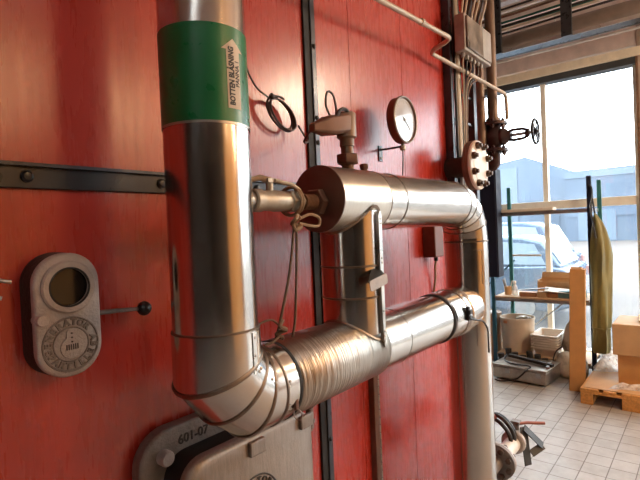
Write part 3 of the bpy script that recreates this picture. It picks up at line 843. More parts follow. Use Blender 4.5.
# ------------------------------------------------------------------ red switch box under the upper pipe
sb = thing('switch_box', 'small dark red box on the wall between the two level pipes', 'box', (2.49, W, 1.6))
MB().box((2.445, W - .075, 1.525), (2.555, W - .0, 1.70)).build('housing', 'flange_brown', sb, .006)
MB().cyl((2.53, W - .035, 1.50), (2.53, W - .035, 1.526), .012, n=12).build('gland', 'bakelite', sb)
MB().tube(smooth_path([(2.53, W - .035, 1.505), (2.525, W - .03, 1.46), (2.545, W - .02, 1.40), (2.54, W - .012, 1.34), (2.545, W - .004, 1.30)]), .007, 8).build('lead', 'cord_tan', sb)

# ------------------------------------------------------------------ conduit zigzag
cd = thing('steel_conduit', 'cream painted conduit pipe bending in a zigzag across the top of the red wall', 'conduit', (2.4, 1.1, 2.7))
mb = MB()
mb.tube(fillet([(-2.0, W - .02, 2.40), (-1.8, 1.05, 2.41), (1.757, 1.05, 2.652), (2.472, 1.05, 2.694), (2.50, W - .06, 2.664), (3.535, 1.11, 2.615), (3.545, 1.11, 2.44)], .045), .0125, 12)
mb.build('tube', 'cream', cd)
MB().lathe((2.12, 1.05, 2.676), (1, 0, .06), [(.0125, 0), (.017, .002), (.017, .026), (.0125, .028)], 16).build('coupling', 'cream', cd)

# ------------------------------------------------------------------ cable ladder and cables
cl = thing('cable_ladder', 'dark upright cable ladder at the far end of the red wall', 'ladder', (3.0, W, 1.8))
for x0, x1 in ((2.80, 2.835), (3.155, 3.205)):
    MB().box((x0, W - .05, .0), (x1, W - .0, 3.75)).build('rail', 'strip_steel', cl, .003)
for k in range(20):
    z = .25 + .175 * k
    MB().box((2.83, W - .035, z), (3.16, W - .025, z + .014)).build('rung', 'black_steel', cl)
cols_ = [('cable_cream', .016), ('cream', .011), ('cable_black', .010), ('cable_black', .009)]
xs_ = (2.872, 2.902, 2.922, 2.848)
labs = ('thick cream cable clipped to the ladder at the end of the red wall', 'thin beige cable next to the thick cream one on the ladder', 'black cable right of the beige cables on the upright ladder',
        'black cable hard against the left ladder rail')
for x, (m, rr), lb in zip(xs_, cols_, labs):
    o = MB().tube(smooth_path([(x, W - .055, 0), (x + .004, W - .055, .8), (x - .003, W - .055, 1.6), (x + .003, W - .055, 2.2), (x, W - .055, 2.9), (x + .002, W - .055, 3.7)]), rr, 10).build('cable', m)
    tag(o, lb, 'cable', 'cables on the upright ladder')

jb = thing('junction_box', 'grey junction box with a smoky lid high on the cable ladder', 'box', (3.0, W, 2.85))
MB().box((2.79, 1.10, 2.735), (3.225, 1.165, 2.955)).build('box_body', 'box_grey', jb, .006)
MB().box((2.805, 1.088, 2.75), (3.05, 1.101, 2.94)).build('lid', 'box_lid', jb, .004)
MB().box((3.06, 1.090, 2.75), (3.21, 1.101, 2.94)).build('lid', 'box_grey', jb, .004)
MB().box((2.95, 1.16, 2.80), (3.0, W - .03, 2.90)).build('mount', 'black_steel', jb)
for i in range(6):
    x = 2.84 + .058 * i
    MB().cyl((x, 1.135, 2.71), (x, 1.135, 2.736), .012, n=14).build('gland', 'box_grey', jb)
    MB().tube(smooth_path([(x, 1.135, 2.715), (x + .003, 1.14, 2.65), (x * .4 + 1.76, 1.16, 2.58), (2.932 + .012 * i, W - .07, 2.44), (2.935 + .011 * i, W - .058, 1.9), (2.935 + .011 * i, W - .056, 1.4)]), .0048, 8).build('tail_cable', ['cable_cream', 'cable_black', 'brown_metal'][i % 3], jb)
for i in range(7):
    x = 2.82 + .05 * i
    MB().tube(smooth_path([(x, 1.13, 2.95), (x - .005, 1.12, 3.00), (x + .03 + .012 * i, 1.12, 3.09 + .012 * i), (x + .13, 1.15, 3.14 + .01 * i), (x + .22, 1.19, 3.24), (x + .24, 1.2, 3.7)]), .0075, 8).build('top_cable', ['cream', 'cable_cream', 'cable_black'][i % 3], jb)

# ------------------------------------------------------------------ blind flange on its nozzle
fx, fz, FR = 2.822, 2.048, .146
bf = thing('blind_flange', 'white faced blind flange with a ring of bolts at the end of the red wall', 'flange', (fx, W, fz))
MB().cyl((fx, W, fz), (fx, 1.09, fz), .062, n=32).build('nozzle', 'cast_dark', bf)
MB().lathe((fx, 1.118, fz), (0, -1, 0), [(FR - .003, .014), (FR, .016), (FR, .031), (FR - .003, .033)], 48).build('rear_flange', 'flange_rim', bf)
MB().lathe((fx, 1.083, fz), (0, -1, 0), [(FR - .003, 0), (FR, .003), (FR, .026), (FR - .006, .033), (.10, .034), (.098, .036)], 48).build('cover_plate', 'flange_white', bf)
MB().lathe((fx, 1.0835, fz), (0, -1, 0), [(FR, -.001), (FR + .0012, 0), (FR + .0012, .015), (FR, .016)], 48, False).build('painted_rim', 'flange_rim', bf)
for k in range(8):
    a = 2 * PI * (k + .5) / 8; x, z = fx + math.cos(a) * .118, fz + math.sin(a) * .118
    mb = MB(); mb.lathe((x, 1.050, z), (0, -1, 0), [(.021, 0), (.022, .002), (.022, .018), (.018, .021), (.013, .021), (.013, .034), (.004, .036)], 6 if True else 12)
    mb.build('bolt', 'bolt', bf, .001)

# ------------------------------------------------------------------ stop valve, its pipe
vx, vy, vz = 3.515, 1.20, 2.315
sv = thing('stop_valve', 'dark maroon stop valve with a handwheel in front of the bright window', 'valve', (vx, vy, vz))
MB().lathe((vx, vy, vz - .085), (0, 0, 1), [(.045, 0), (.05, .02), (.072, .06), (.078, .085), (.072, .11), (.05, .15), (.045, .17)], 28).build('body', 'valve', sv)
for z0 in (vz + .085, vz - .105):
    MB().lathe((vx, vy, z0), (0, 0, 1), [(.092, 0), (.095, .003), (.095, .020), (.092, .023)], 32).build('flange', 'valve', sv)
    for k in range(6):
        a = 2 * PI * (k + .25) / 6
        mb = MB(); mb.lathe((vx + math.cos(a) * .076, vy + math.sin(a) * .076, z0 - .022), (0, 0, 1), [(.008, 0), (.008, .008), (.014, .0085), (.014, .02), (.014, .046), (.014, .056), (.008, .057), (.008, .066)], 6)
        mb.build('bolt', 'valve', sv)
MB().lathe((vx, vy - .05, vz), (0, -1, 0), [(.058, 0), (.062, .02), (.05, .04), (.032, .06), (.03, .075)], 24).build('bonnet', 'valve', sv)
mb = MB()
for s_ in (-1, 1):
    mb.tube([(vx, vy - .11, vz + s_ * .03), (vx, vy - .135, vz + s_ * .036), (vx, vy - .20, vz + s_ * .034), (vx, vy - .235, vz + s_ * .02)], .0105, 10)
mb.cyl((vx, vy - .222, vz), (vx, vy - .245, vz), .026, n=20)
mb.build('yoke', 'valve', sv)
MB().cyl((vx, vy - .10, vz), (vx, vy - .31, vz), .011, n=14).build('stem', 'galv', sv)
mb = MB(); wy = vy - .285
mb.torus((vx, wy, vz), (0, 1, 0), .083, .0095, 40, 10); mb.cyl((vx, wy - .014, vz), (vx, wy + .014, vz), .021, n=18)
for k in range(4):
    a = PI / 4 + k * PI / 2; mb.bar((vx, wy, vz), (vx + math.cos(a) * .082, wy, vz + math.sin(a) * .082), .014, .009, (0, 1, 0))
mb.build('handwheel', 'wheel', sv, ang=40)
vp = thing('steam_pipe', 'rusty brown upright pipe rising above the dark handwheel valve', 'pipe', (vx, vy, 2.4))
MB().cyl((vx, vy, vz + .135), (vx, vy, 3.97), .036, n=28).build('upright', 'pipe_brown', vp)
mb = MB(); mb.lathe((vx, vy, vz + .107), (0, 0, 1), [(.05, 0), (.05, .03)], 24); mb.build('valve_neck', 'pipe_brown', vp)
MB().tube(fillet([(vx, vy, vz - .10), (vx, vy, vz - .20), (vx, vy + .7, vz - .20)], .12), .045, 18).build('tail_pipe', 'valve', vp)
p2 = MB().cyl((3.433, 1.26, 2.0), (3.433, 1.26, 3.97), .033, n=20).build('steam_pipe', 'pipe_brown')
tag(p2, 'brown upright pipe between the cable ladder and the pipe above the valve', 'pipe')

# ------------------------------------------------------------------ low flange and hoses at the bottom right
lf = thing('drain_valve', 'flanged drain valve sticking out low beside the right hand pipe', 'valve', (2.6, PY, .42))
zc = .405
MB().cyl((DX + .09, PY, zc), (2.57, PY, zc), .036, n=24).build('stub_pipe', 'cast', lf)
MB().lathe((2.565, PY, zc), (1, 0, 0), [(.090, 0), (.095, .003), (.095, .016), (.092, .018)], 44).build('flange', 'cast', lf)
MB().lathe((2.584, PY, zc), (1, 0, 0), [(.091, 0), (.095, .002), (.095, .016), (.092, .018)], 44).build('flange', 'cast_lt', lf)
for k in range(8):
    a = 2 * PI * (k + .5) / 8
    MB().lathe((2.546, PY + math.cos(a) * .072, zc + math.sin(a) * .072), (1, 0, 0), [(.009, 0), (.016, .004), (.016, .019), (.009, .02), (.009, .07), (.015, .071), (.015, .085)], 6).build('bolt', 'bolt', lf)
MB().cyl((2.60, PY, zc), (2.85, PY, zc), .044, n=28).build('white_stub', 'flange_white', lf)
MB().lathe((2.84, PY, zc + .005), (1, 0, 0), [(.060, 0), (.068, .006), (.068, .030), (.050, .036), (.060, .06), (.060, .12), (.045, .13)], 24).build('body', 'cast_lt', lf)
mb = MB(); mb.cyl((2.91, PY, zc + .05), (2.91, PY, zc + .11), .018, n=14); mb.cbox((2.91, PY, zc + .105), (.05, .05, .018))
mb.build('stem', 'cast', lf, .002)
MB().tube([(2.91, PY - .02, zc + .10), (2.96, PY - .05, zc + .095), (3.03, PY - .13, zc + .085)], [.009, .0095, .009], 10).build('lever', 'redbar', lf)
hs = thing('rubber_hose', 'black rubber hose looped over the low drain valve', 'hose', (2.75, PY, .45))
for k, (dx, rr) in enumerate(((0, .095), (.035, .106), (.07, .098))):
    pts = []
    for j in range(17):
        a = math.radians(25 + 185 * j / 16)
        pts.append((2.775 + dx + .02 * math.sin(a * 2), PY + .075 + math.cos(a) * rr * .9, zc + .055 + math.sin(a) * rr))
    MB().tube(pts, .0115, 10).build('loop', 'hose', hs)
MB().tube([(2.74, PY + .15, zc + .06), (2.75, PY + .12, zc + .13), (2.78, PY + .07, zc + .165)], .016, 10).build('clip_end', 'redbar', hs)
wb = thing('webbing_strap', 'black webbing strap hanging in a triangle from the drain valve', 'strap', (2.95, PY - .05, .4))
mb = MB()
q = [V3((2.90, PY - .050, zc + .085)), V3((2.975, PY - .13, zc - .03)), V3((2.90, PY - .085, zc - .06))]
for a, b in zip(q, q[1:]): mb.bar(a, b, .006, .042, (.6, .2, .7))
mb.build('strap_loop', 'hose', wb, .001)
mb = MB(); mb.bar((2.90, PY - .045, zc + .09), (2.87, PY - .075, zc - .12), .006, .055, (1, -.4, 0)); mb.build('strap_tail', 'hose', wb, .001)
ft = MB().bar((2.72, PY - .12, .012), (2.60, PY - .02, .012), .05, .024).build('floor_block', 'white', bevel=.002)
tag(ft, 'short white bar lying on the floor below the low flange', 'bar')

# ------------------------------------------------------------------ navy cabinet and shelving
SX0, SX1, SY0, SY1 = 5.80, 6.28, .995, 2.05
sh = thing('shelving_unit', 'shelving rack with teal posts and a pale board standing before the window', 'shelf', (6.04, 1.54, 0))
for (x, y, m, h) in ((SX0, SY1, 'teal', 2.15), (SX1, SY1 - .07, 'teal_lt', 2.14), (SX0, SY0, 'navy', 2.16), (SX1, SY0 - .02, 'teal_lt', 2.14)):
    mb = MB(); mb.box((x - .018, y - .022, 0), (x + .018, y + .022, h)); mb.box((x - .025, y - .025, 0), (x + .025, y + .025, .008))
    mb.build('post', m, sh, .002)
for z, m in ((.808, 'wood_shelf'), (.125, 'wood_shelf')):
    MB().box((SX0 - .03, SY0 + .03, z), (SX1 + .03, SY1 - .025, z + .020)).build('shelf_board', m, sh, .002)
for x in (SX0, SX1):
    for z in (.788, 1.797, .105): MB().box((x - .012, SY0, z - .02), (x + .012, SY1 - .02, z + .019)).build('rail', 'galv', sh, .001)
MB().box((SX1 - .01, 1.62, 1.268), (SX1 + .01, SY1 - .06, 1.292)).build('rail', 'white', sh, .001)
MB().bar((SX1 + .03, 1.94, 1.22), (SX1 + .03, 2.30, .88), .014, .04, (1, 0, 0)).build('brace', 'teal', sh)
MB().bar((SX1 + .03, 1.30, .78), (SX1 + .03, 1.90, .25), .014, .04, (1, 0, 0)).build('brace', 'galv', sh)
for y in (SY0, SY1 - .03):
    for z in (.788, 1.797, .105): MB().box((SX0, y - .01, z - .02), (SX1, y + .01, z + .019)).build('rail', 'galv', sh, .001)
nc = thing('wall_cabinet', 'tall narrow navy cabinet hung on the left post of the shelving rack', 'cabinet', (5.66, 2.0, 1.07))
MB().box((5.60, 1.908, 1.07), (5.775, 2.42, 2.33)).build('cabinet_body', 'navy', nc, .006)
MB().box((5.588, 1.92, 1.09), (5.601, 2.41, 2.31)).build('cabinet_door', 'navy', nc, .004)
o = MB().box((SX0 - .05, 1.345, 1.8165), (SX0 + .10, 2.06, 1.85)).build('plank', 'board_pale', bevel=.003)
tag(o, 'pale plank lying across the top rails of the shelving rack', 'plank')

# goods on the upper board (top at z = .828)
zt = .828
cupt = thing('tool_cup', 'small brown cup holding pens and tools at the left end of the shelf', 'cup', (5.95, 1.95, zt))
MB().lathe((5.93, 1.92, zt), (0, 0, 1), [(.036, 0), (.040, .004), (.043, .10), (.038, .10), (.034, .01)], 24).build('cup', 'carton_lt', cupt)
for i, (dx, dy, h, m) in enumerate(((.06, .05, .17, 'galv'), (.0, .06, .15, 'carton_dk'), (.02, -.05, .14, 'white'), (-.03, .04, .16, 'galv'))):
    MB().tube([(5.93 + dx * .2, 1.92 + dy * .2, zt + .02), (5.93 + dx * .6, 1.92 + dy, zt + h + .03)], .007, 8).build('tool', m, cupt)
bt = thing('spray_bottle', 'small clear bottle beside the tool cup on the shelf', 'bottle', (5.93, 1.845, zt))
MB().lathe((5.95, 1.845, zt), (0, 0, 1), [(.028, 0), (.032, .004), (.032, .09), (.014, .12), (.014, .14)], 20).build('bottle_body', 'film', bt)
MB().cyl((5.95, 1.845, zt + .138), (5.95, 1.845, zt + .165), .017, n=14).build('cap', 'white', bt)
def boxy(name, a, b, m, label, cat, group=None, rz=0, lidm=None):
    c = (V3(a) + V3(b)) / 2; s_ = V3(b) - V3(a)
    mb = MB(); mb.cbox(c, s_, (0, 0, rz)); o = mb.build(name, m, bevel=.004); return tag(o, label, cat, group)
boxy('wood_block', (5.82, 1.57, zt), (5.95, 1.76, zt + .050), 'carton_dk', 'brown wooden block on the shelf, right of the tool cup', 'block', rz=.05)
boxy('wood_block', (5.80, 1.46, zt), (5.90, 1.555, zt + .068), 'wood', 'small pale wood block in the middle of the shelf', 'block')
o = MB().bar((5.86, 1.78, zt + .07), (5.86, 1.44, zt + .105), .03, .012).build('steel_rule', 'galv', bevel=.001); tag(o, 'thin grey strip resting across the wood blocks on the shelf', 'strip')
ob = thing('open_carton', 'open pale cardboard box at the back of the shelf', 'box', (6.12, 1.38, zt))
mb = MB(); mb.box((6.08, 1.14, zt), (6.27, 1.62, zt + .012))
mb.box((6.08, 1.14, zt + .012), (6.086, 1.62, zt + .15)); mb.box((6.264, 1.14, zt + .012), (6.27, 1.62, zt + .19)); mb.box((6.086, 1.14, zt + .012), (6.264, 1.146, zt + .17)); mb.box((6.086, 1.614, zt + .012), (6.264, 1.62, zt + .17))
mb.build('tray', 'carton_lt', ob)
MB().cbox((6.262, 1.38, zt + .215), (.006, .46, .07), (0, .35, 0)).build('flap', 'carton_lt', ob)
boxy('flat_box', (5.83, 1.345, zt), (6.03, 1.455, zt + .055), 'carton_dk', 'flat brown box at the front of the shelf', 'box')
boxy('flat_box', (5.83, 1.085, zt), (6.02, 1.34, zt + .075), 'teal_box', 'teal box on the shelf beside the tall upright carton', 'box')
o = MB().cbox((5.90, 1.36, zt + .075), (.2, .26, .006), (.10, -.1, .2)).build('paper_stack', 'white', bevel=.001); o.location.z += .004
tag(o, 'white papers lying on the flat brown box on the shelf', 'paper')

# goods on the lower board (top z = .118)
zl = .1455
bk = thing('bucket', 'large cream plastic bucket on the bottom board of the rack', 'bucket', (6.02, 1.82, zl))
MB().lathe((6.02, 1.85, zl), (0, 0, 1), [(.165, 0), (.176, .01), (.193, .38), (.200, .382), (.200, .405), (.192, .405), (.188, .38), (.17, .02)], 44).build('shell', 'bucket', bk)
MB().box((5.812, 1.91, zl + .35), (5.83, 1.95, zl + .38)).build('handle_lug', 'carton_dk', bk)
tn = thing('paint_tin', 'brown cylinder tin left of the rack post on the floor', 'tin', (6.1, 2.2, 0))
MB().lathe((6.05, 2.20, 0), (0, 0, 1), [(.14, 0), (.14, .55), (.145, .56), (.145, .58), (.135, .585), (.12, .57)], 32).build('tin_body', 'tin', tn)
MB().lathe((6.05, 2.20, .571), (0, 0, 1), [(.10, 0), (.10, .012)], 24).build('lid', 'bag', tn)
for k in range(6):
    x0, x1, y0, y1 = 5.80, 6.22, 1.36, 1.635
    mb = MB(); zb = zl + .029 * k; ht = .10
    def rect(e, z): return [V3((a, b, z)) for a, b in rrect(x0 + e, y0 + e, x1 - e, y1 - e, .03, 4)]
    mb.rings([rect(.030, zb), rect(.008, zb + ht), rect(-.008, zb + ht), rect(-.008, zb + ht - .010), rect(-.013, zb + ht - .010), rect(-.013, zb + ht + .004), rect(.011, zb + ht + .004), rect(.033, zb + .004)], True, True)
    o = mb.build('plastic_tray', 'tray')
    w = ('undermost', 'second from the bottom', 'third from the bottom', 'fourth from the bottom', 'second from the top', 'topmost')[k]
    tag(o, 'white plastic tray, %s of the nested stack beside the bucket' % w, 'tray', 'nested white plastic trays')
def lump(c, s_, seed, amp=.18, u=28, v=18):
    rnd = random.Random(seed); mb = MB(); mb.sphere((0, 0, 0), 1, (1, 1, 1), u, v)
    ph = [(V3((rnd.uniform(-1, 1), rnd.uniform(-1, 1), rnd.uniform(-1, 1))) * rnd.uniform(3, 8), rnd.uniform(0, 6)) for _ in range(9)]
    for q in mb.bm.verts:
        f = sum(math.sin(q.co.dot(a) + b) for a, b in ph) / 9 * 2
        q.co = q.co * (1 + amp * f)
        if q.co.z < -.55: q.co.z = -.55
        q.co = V3((q.co.x * s_[0], q.co.y * s_[1], (q.co.z + .55) * s_[2])) + V3(c)
    return mb
o = lump((5.72, 1.20, 0), (.16, .17, .17), 3, .12).build('plastic_bag', 'bag', ang=60); tag(o, 'crumpled pale plastic sack on the floor beside the tall carton', 'bag')
o = lump((5.98, 1.22, zl), (.13, .11, .27), 5, .22).build('plastic_bag', 'bag', ang=60); tag(o, 'crumpled grey plastic bag on the bottom board, right of the trays', 'bag')

o = lump((6.10, 1.80, zl + .31), (.07, .09, .06), 11, .25).build('plastic_bag', 'bag', ang=60); tag(o, 'crumpled clear bag poking out of the cream bucket', 'bag')
# stainless case with rods on the floor
cs = thing('metal_case', 'scuffed stainless steel case lying on the tiles below the rack', 'case', (5.45, 1.57, 0))
def rz_box(mb, c, s_): return mb.cbox(c, s_, (0, 0, -.10))
rz_box(MB(), (5.40, 1.585, .085), (.42, .56, .13)).build('case_body', 'inox', cs, .012, 3)
rz_box(MB(), (5.40, 1.585, .160), (.43, .57, .022)).build('case_lid', 'inox', cs, .006)
for y in (1.40, 1.72): MB().cbox((5.178 - (y - 1.57) * -.1, y, .115), (.014, .045, .05), (0, 0, -.10)).build('latch', 'galv', cs, .002)
MB().box((5.22, 1.36, 0), (5.27, 1.41, .022)).build('foot', 'hose', cs); MB().box((5.27, 1.77, 0), (5.32, 1.82, .022)).build('foot', 'hose', cs)
MB().box((5.56, 1.36, 0), (5.61, 1.41, .022)).build('foot', 'hose', cs); MB().box((5.56, 1.77, 0), (5.61, 1.82, .022)).build('foot', 'hose', cs)
o = MB().bar((5.46, 1.78, .215), (5.34, 1.30, .190), .05, .032).build('steel_bar', 'cast_dark', bevel=.003); tag(o, 'square steel bar lying slanted on the stainless case', 'bar')
o = MB().bar((5.26, 1.335, .183), (5.54, 1.365, .183), .03, .022).build('steel_bar', 'galv', bevel=.002); tag(o, 'short bright bar at the right end of the stainless case', 'bar')
o = MB().tube(smooth_path([(5.56, 1.84, .19), (5.50, 1.82, .20), (5.36, 1.80, .181), (5.25, 1.66, .181), (5.24, 1.50, .181), (5.165, 1.52, .15), (5.16, 1.62, .05), (5.14, 1.76, .012), (5.16, 1.84, .012)]), .008, 8).build('power_cable', 'cable_black')
tag(o, 'black cable curling over the stainless case', 'cable')
o = MB().tube(smooth_path([(5.62, 1.30, .01), (5.66, 1.38, .10), (5.72, 1.36, .24), (5.76, 1.30, .30)]), .007, 8).build('power_cable', 'cable_black')
tag(o, 'thin black cable rising behind the stainless case beside the trays', 'cable')
dk = thing('pump_parts', 'dark oily machine parts lying behind the stainless case', 'machine parts', (5.68, 1.7, 0))
for i in range(7):
    y = 1.45 + .08 * i; MB().cyl((5.66 + .02 * (i % 2), y, .0), (5.66 + .02 * (i % 2), y + .01, .17 + .03 * (i % 3)), .035, n=12).build('part', 'cast_dark', dk)

# tall carton, garment, pallet and box
tc_ = thing('tall_carton', 'tall slim brown carton standing on end on the tiles', 'carton', (5.28, 1.03, 0))
mt = Matrix.Translation((5.21, 0, 0))
mb = MB()
mb.hexa([V3(p) for p in ((5.21, 1.125, 0), (5.225, .985, 0), (5.345, 1.0, 0), (5.33, 1.14, 0), (5.20, 1.085, 1.215), (5.215, .95, 1.212), (5.335, .965, 1.212), (5.32, 1.10, 1.215))])
mb.build('carton_body', 'carton', tc_, .004)
MB().hexa([V3(p) for p in ((5.203, 1.078, 1.215), (5.213, .985, 1.214), (5.335, .99, 1.214), (5.325, 1.09, 1.215), (5.23, 1.08, 1.237), (5.24, .985, 1.234), (5.335, .99, 1.218), (5.325, 1.09, 1.218))]).build('top_flap', 'carton_lt', tc_)
ov = thing('rubber_waders', 'olive green waders hanging from the right hand rack post', 'waders', (5.73, .93, .25))
def drape(path, prof, seed, n=28):
    mb = MB(); rnd = random.Random(seed); L = []
    for (z, cy, wy, wx, cx) in path:
        rr = []
        for i in range(n):
            t = 2 * PI * i / n
            f = 1 + .13 * math.sin(5 * t + z * 2.2 + seed) + .07 * math.sin(9 * t - z * 3)
            rr.append(V3((cx + math.cos(t) * wx * f, cy + math.sin(t) * wy * f, z)))
        L.append(rr)
    mb.rings(L); return mb
XC = 5.70
YC = .895
drape([(1.76, YC + .035, .008, .02, XC), (1.72, YC + .025, .022, .035, XC), (1.66, YC + .01, .045, .05, XC), (1.58, YC, .064, .065, XC), (1.46, YC - .008, .082, .08, XC), (1.32, YC - .012, .092, .09, XC), (1.16, YC - .006, .088, .09, XC), (.95, YC, .086, .088, XC), (.72, YC + .008, .090, .088, XC), (.58, YC + .012, .088, .085, XC), (.53, YC + .014, .080, .078, XC), (.45, YC + .014, .084, .08, XC), (.34, YC + .018, .084, .078, XC), (.30, YC + .018, .074, .07, XC)], None, 1).build('legs', 'olive', ov, ang=70)
MB().tube(smooth_path([(SX0 - .022, SY0 + .0, 2.06), (SX0 - .03, SY0 - .03, 2.03), (XC + .03, YC + .06, 1.92), (XC, YC + .045, 1.83), (XC, YC + .035, 1.75)]), .009, 8).build('hanging_loop', 'hose', ov)
MB().tube(smooth_path([(XC + .03, YC + .06, 1.92), (XC - .01, YC + .075, 1.80), (XC - .03, YC + .045, 1.66), (XC - .075, YC + .02, 1.50)]), .010, 8).build('shoulder_strap', 'hose', ov)
MB().torus((XC, YC + .012, .56), (0, 0, 1), .084, .007, 32, 6).build('cuff_band', 'olive', ov)

pal = thing('pallet', 'orange tinted wooden pallet on the tiles under the cardboard box', 'pallet', (5.5, .35, 0))
X0, Yp = 4.90, .966
PB = ((0, .10), (.3275, .145), (.70, .10))
for i in range(3):
    x = X0 + (1.2 - .145) * i / 2
    for dy, wd in PB: MB().box((x, Yp - dy - wd, .022), (x + .145, Yp - dy, .100)).build('block', 'wood_pallet', pal, .004)
    MB().box((x, Yp - .8, .100), (x + .145, Yp, .122)).build('stringer_board', 'wood_pallet', pal, .003)
for dy, wd in PB: MB().box((X0, Yp - dy - wd, 0), (X0 + 1.2, Yp - dy, .022)).build('runner', 'wood_pallet', pal, .003)
for dy, wd in ((0, .145), (.185, .10), (.3275, .145), (.515, .10), (.655, .145)): MB().box((X0, Yp - dy - wd, .122), (X0 + 1.2, Yp - dy, .144)).build('deck_board', 'wood_pallet', pal, .003)
o = MB().box((4.93, .18, .1445), (6.05, .945, .1505)).build('cardboard_sheet', 'carton_lt', bevel=.001); tag(o, 'flat pale cardboard sheet covering the pallet top', 'sheet')
zp = .151
ct = thing('cardboard_box', 'large brown cardboard box with a deep lid standing on the pallet', 'box', (5.4, .45, zp))
MB().box((5.20, .205, zp), (5.64, .70, zp + .42)).build('box_body', 'carton', ct, .006)
MB().box((5.17, .175, zp + .27), (5.67, .735, zp + .56)).build('lid', 'carton_lt', ct, .008)
mb = MB(); mb.cbox((5.44, .50, zp + .575), (.36, .10, .022), (.16, 0, .1)); mb.build('lid_flap', 'carton_lt', ct)
def crumple(x0, x1, y0, y1, z, amp, seed, n=22):
    rnd = random.Random(seed); mb = MB(); G = {}
    ph = [(rnd.uniform(8, 40), rnd.uniform(8, 40), rnd.uniform(0, 6)) for _ in range(7)]
    for i in range(n):
        for j in range(n):
            x = x0 + (x1 - x0) * i / (n - 1); y = y0 + (y1 - y0) * j / (n - 1)
            e = min(i, j, n - 1 - i, n - 1 - j) / (n / 2)
            h = abs(sum(math.sin(a * x + b * y + c) for a, b, c in ph) / 7)
            G[i, j] = mb.bm.verts.new((x + .03 * math.sin(9 * y + seed), y + .03 * math.sin(8 * x), z + .004 + amp * min(1, e * 1.6 + .1) * (.25 + h * 1.6)))
    for i in range(n - 1):
        for j in range(n - 1): mb.face([G[i, j], G[i + 1, j], G[i + 1, j + 1], G[i, j + 1]])
    return mb
o = crumple(4.99, 5.16, .40, .72, zp, .05, 4).build('bubble_wrap', 'film', ang=80); tag(o, 'clear bubble wrap lying on the front of the pallet', 'plastic film')
o = crumple(5.50, 6.05, .73, .95, zp - .005, .17, 8).build('plastic_sheet', 'film', ang=80); tag(o, 'crumpled white plastic sheet behind the box, at the back of the pallet', 'plastic film')

# ------------------------------------------------------------------ under the ceiling
ct_ = thing('cable_tray', 'long galvanised cable tray hung under the ceiling on black hangers', 'cable tray', (5.0, 0, 3.4))
MB().box((4.97, -4, 3.40), (5.13, 3.4, 3.405)).build('tray_channel', 'black_steel', ct_)  # black colour stands in for shade on the galvanised tray's underside
MB().box((4.962, -4, 3.395), (4.97, 3.4, 3.43)).build('tray_lip', 'tray_steel', ct_); MB().box((5.13, -4, 3.395), (5.138, 3.4, 3.43)).build('tray_lip', 'tray_steel', ct_)
for y in (1.62, .985, -.5, -2, 2.6):
    MB().box((4.92, y - .045, 3.39), (4.960, y + .045, 3.97)).build('hanger', 'black_steel', ct_, .002)
def run_y(x, z, r, m, name, label, cat, group=None, y0=-4, y1=3.4, wob=0., hang=0):
    mb = MB(); pts = []
    if hang:
        for yy in (-2.6, 2.75): mb.box((x - .01, yy - .012, z + r * .8), (x + .01, yy + .012, 3.97))
    for i in range(40):
        y = y0 + (y1 - y0) * i / 39; pts.append((x + wob * math.sin(y * 2.3 + x * 9), y, z + wob * math.sin(y * 3.1 + x * 5)))
    o = mb.tube(pts, r, 14 if r > .03 else 8).build(name, m); return tag(o, label, cat, group)
run_y(5.25, 3.58, .085, 'duct', 'air_duct', 'thick brown grey pipe running above the cable tray under the ceiling', 'pipe', hang=1)
run_y(5.05, 3.695, .016, 'green_cable', 'power_cable', 'green cable running under the ceiling', 'cable', wob=.008)
run_y(5.06, 3.74, .012, 'green_cable', 'power_cable', 'thinner green cable just above the other green cable', 'cable', wob=.012)
tw = ('nearest the hangers', 'in the middle of the tray', 'at the far side of the tray')
for i in range(3):
    run_y(5.00 + .05 * i, 3.405 + .012, .010, ['cable_black', 'cable_cream', 'cable_black'][i], 'power_cable', 'cable lying in the ceiling cable tray, ' + tw[i], 'cable', 'cables in the ceiling tray', wob=.004)
for i, (x, z, m, lb) in enumerate(((5.00, 3.645, 'cream', 'pale cable slung just below the green ceiling cable'), (5.00, 3.61, 'cable_black', 'black cable slung below the pale ceiling cable'), (5.02, 3.80, 'cable_cream', 'cream cable above the green ceiling cables'), (5.00, 3.85, 'cable_black', 'black cable close under the ceiling sheet'), (4.99, 3.77, 'brown_metal', 'brown cable between green and cream ceiling cables'), (4.99, 3.675, 'cable_black', 'black cable right at the green ceiling cable'))):
    run_y(x, z, .011, m, 'power_cable', lb, 'cable', 'loose cables under the ceiling', wob=.014)
run_y(5.75, 3.66, .016, 'cream', 'pipe_run', 'thin pale pipe under the ceiling sheet, between tray and window', 'pipe', hang=1)
run_y(6.15, 3.70, .014, 'white', 'pipe_run', 'thin white pipe under the ceiling nearest to the window', 'pipe', hang=1)
run_y(5.95, 3.80, .022, 'duct', 'pipe_run', 'brown pipe under the ceiling sheet, above the thin pale pipe', 'pipe', hang=1)
for i, (y, x) in enumerate(((1.75, 5.75), (1.26, 5.75), (.9, 6.15))):
    o = MB().box((x - .008, y - .008, (3.676 if i < 2 else 3.714)), (x + .008, y + .008, 3.97)).build('pipe_clip', 'white'); tag(o, ['white clip on the thin pale ceiling pipe, farther left', 'white clip on the thin pale ceiling pipe, right of the other', 'white clip on the thin white ceiling pipe by the window'][i], 'clip', 'ceiling pipe clips')

